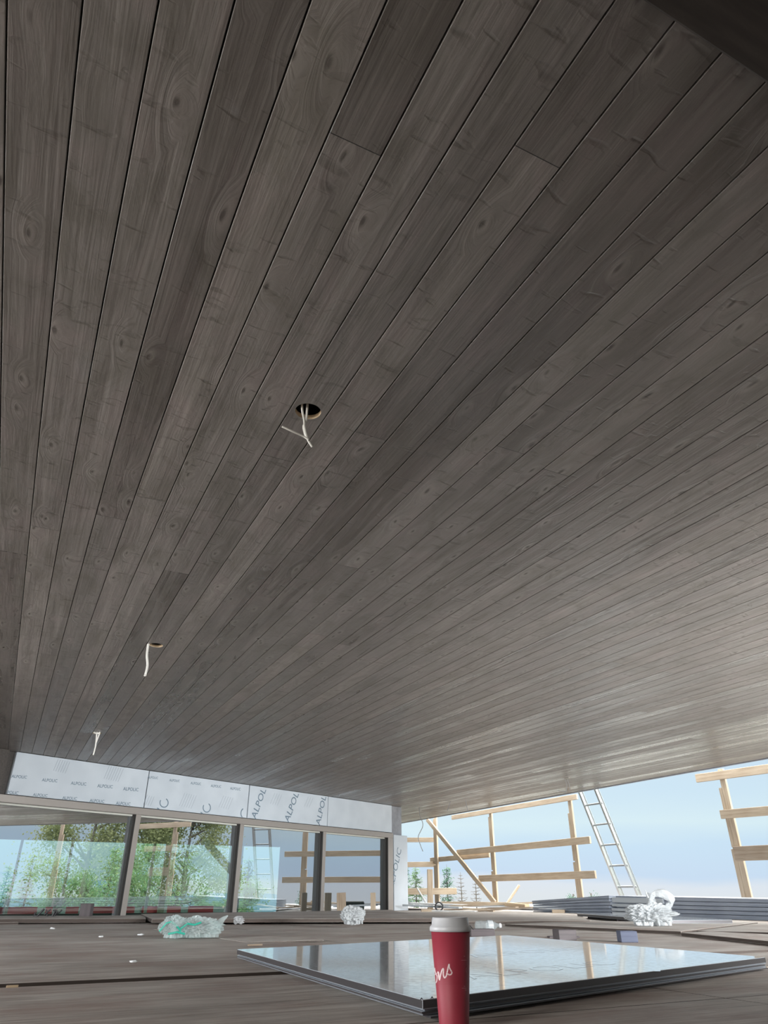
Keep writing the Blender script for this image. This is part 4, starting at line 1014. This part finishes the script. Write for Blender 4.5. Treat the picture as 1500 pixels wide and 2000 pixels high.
rr = [bm.verts.new((.075 * math.cos(2 * PI * k / 24), 0, .075 * math.sin(2 * PI * k / 24))) for k in range(24)]; ri = [bm.verts.new((.055 * math.cos(2 * PI * k / 24), 0, .055 * math.sin(2 * PI * k / 24))) for k in range(24)]
for k in range(24): bm.faces.new((rr[k], rr[(k + 1) % 24], ri[(k + 1) % 24], ri[k]))
o = link('pipe', bm, M['rubber']); p = ond(857, 1770.5, 14.2); p.z = .076; o.location = p; o.rotation_euler = (0, 0, -.1); tag(o, 'black open pipe end lying beside the upright stud', 'pipe')
# ------------------------------------------------------------------ plastic litter
def facets(o):
    for p in o.data.polygons: p.use_smooth = False
p = onz(688, 1813, .0); o = crumple('plastic_bag', (p.x, p.y + .08, 0.018), (.098, .08, .062), 3, M['bag'], 5, .25, 1.7, .75, .03); tag(o, 'small crumpled white plastic bag left of the cup in mid deck', 'plastic bag')
p = onz(1283, 1811, .017)
bag = thing('plastic_bag', (p.x, p.y + .10, .018), 'big crumpled white plastic bag with a standing loop, in front of the panel stacks', 'plastic bag')
o = crumple('bag_body', (0, 0, 0), (.25, .16, .095), 7, M['bag'], 6, .32, 2.0, .8, .04); o.parent = bag
bm = bmesh.new(); tube(bm, [(.00, 0, .15), (.02, .0, .22), (.03, .01, .28), (.05, 0, .325)], [.075, .04, .036, .05], 12, True, .7)
for v in bm.verts: v.co += Vector((mnoise.noise(v.co * 20), mnoise.noise(v.co * 20 + Vector((5, 0, 0))), mnoise.noise(v.co * 20 + Vector((0, 7, 0))))) * .02
o = link('bag_neck', bm, M['bag'], bag)
bm = bmesh.new(); L1 = []
for k in range(15):
    a = -.25 + k / 14 * 4.6; L1.append((.155 - .115 * math.cos(a) * 1.0, .02 * math.sin(2 * a), .275 + .075 * math.sin(a) * .9 - .03 * (1 - math.cos(a)) * .3))
tube(bm, L1, [.028, .026, .02, .018, .02, .025, .03, .034, .034, .03, .026, .022, .02, .018, .016], 8, True, 1.6)
for v in bm.verts: v.co += Vector((mnoise.noise(v.co * 30), mnoise.noise(v.co * 30 + Vector((5, 0, 0))), mnoise.noise(v.co * 30 + Vector((0, 7, 0))))) * .016
link('bag_loop', bm, M['bag'], bag)
bm = bmesh.new()
tube(bm, [(.0, 0, .29), (-.012, 0, .33), (-.02, 0, .37)], [.02, .01, .002], 6)
link('torn_tip', bm, M['bag'], bag)
# clear wrap with green tape
p = onz(358, 1836, 0); wrapo = thing('plastic_wrap', (p.x, p.y + .12, .002), 'clear crinkled plastic wrap with green tape, left of the panel stack', 'plastic wrap')
o = crumple('wrap_body', (-.13, 0, 0), (.115, .09, .075), 12, M['clear'], 5, .25, 1.8, .9, .03); o.parent = wrapo
o = crumple('wrap_tail', (.06, .03, .0), (.20, .08, .07), 19, M['clear'], 5, .35, 2.0, 1.0, .03); o.parent = wrapo
bm = bmesh.new(); tube(bm, [(.17, .03, .06), (.24, .04, .10), (.30, .04, .15), (.33, .04, .175)], [.045, .035, .022, .006], 7, True, .5)
for v in bm.verts: v.co += Vector((mnoise.noise(v.co * 25), 0, mnoise.noise(v.co * 25 + Vector((0, 7, 0))))) * .02
link('wrap_end', bm, M['clear'], wrapo)
for pts in ([(-.25, -.075, .06), (-.19, -.09, .125), (-.14, -.09, .135), (-.08, -.09, .09), (-.05, -.09, .06)], [(-.06, -.08, .08), (.0, -.08, .12), (.06, -.07, .11), (.12, -.06, .13)], [(-.16, -.10, .04), (-.08, -.10, .055), (-.01, -.09, .04)]):
    bm = bmesh.new(); tube(bm, pts, .008, 6, True, .4); link('tape', bm, M['green_tape'], wrapo)['label'] = 'green tape strip'
# bottle on its block
bp = ond(931, 1808.5, 6.0); btl = thing('plastic_bottle', (bp.x, bp.y + .05, bp.z), 'clear crushed plastic drink bottle lying behind the cup', 'bottle')
btl.rotation_euler = (0, math.radians(90), .15)
bm = bmesh.new(); lathe(bm, [(.012, -.005), (.03, .0), (.034, .01), (.029, .022), (.034, .034), (.028, .048), (.034, .06), (.030, .075), (.034, .09), (.033, .12), (.026, .145), (.014, .165), (.0125, .18)], 24)
for v in bm.verts: v.co += Vector((mnoise.noise(v.co * 40), mnoise.noise(v.co * 40 + Vector((5, 0, 0))), 0)) * .008
bb_ = link('bottle_body', bm, M['bottle'], btl)
bm = bmesh.new(); lathe(bm, [(.036, .088), (.0365, .092), (.0365, .125), (.033, .13)], 24, False); link('label_band', bm, M['bag'], bb_, True)['label'] = 'pale wrapped band'
bm = bmesh.new(); lathe(bm, [(.014, .178), (.0155, .18), (.0155, .195), (.013, .197)], 20); link('bottle_cap', bm, M['lid'], btl, True)
p = onz(465, 1806, 0); o = crumple('plastic_scrap', (p.x, p.y, .001), (.055, .04, .03), 23, M['bag'], 3, .4, 2, .9); tag(o, 'tiny crumpled plastic scrap right of the clear wrap', 'scrap')
for k, (px, py, s, lab) in enumerate([(102, 1815, .02, 'tiny white scrap on the left deck near the window foot'), (275, 1828, .022, 'tiny curled white scrap left of the clear wrap'), (197, 1831, .015, 'tiny pale scrap between two others on left deck'), (260, 1881, .014, 'tiny pale splinter on the deck above the dark seam')]):
    p = onz(px, py, 0); o = crumple('plastic_scrap', (p.x, p.y, .0005), (s, s * .6, s * .3), 31 + k, M['white'], 2, .5, 2, .9); tag(o, lab, 'scrap')
p = onz(512, 1847, 0); o = board('wood_offcut', p, onz(484, 1848, 0), .008, .012, M['lumber_grey'], bevel=.001); o.location.z = .005; tag(o, 'thin pale splinter of wood just beyond the left corner of panel stack', 'offcut')
p = onz(20, 1926, 0); o = board('wood_offcut', onz(12, 1927, .004), onz(36, 1926, .004), .006, .012, M['cutwood'], bevel=.001); tag(o, 'short pale splinter lying in the dark seam at lower left', 'offcut')
bag.scale = (.74, .74, .74); wrapo.scale = (.72, .72, .72)
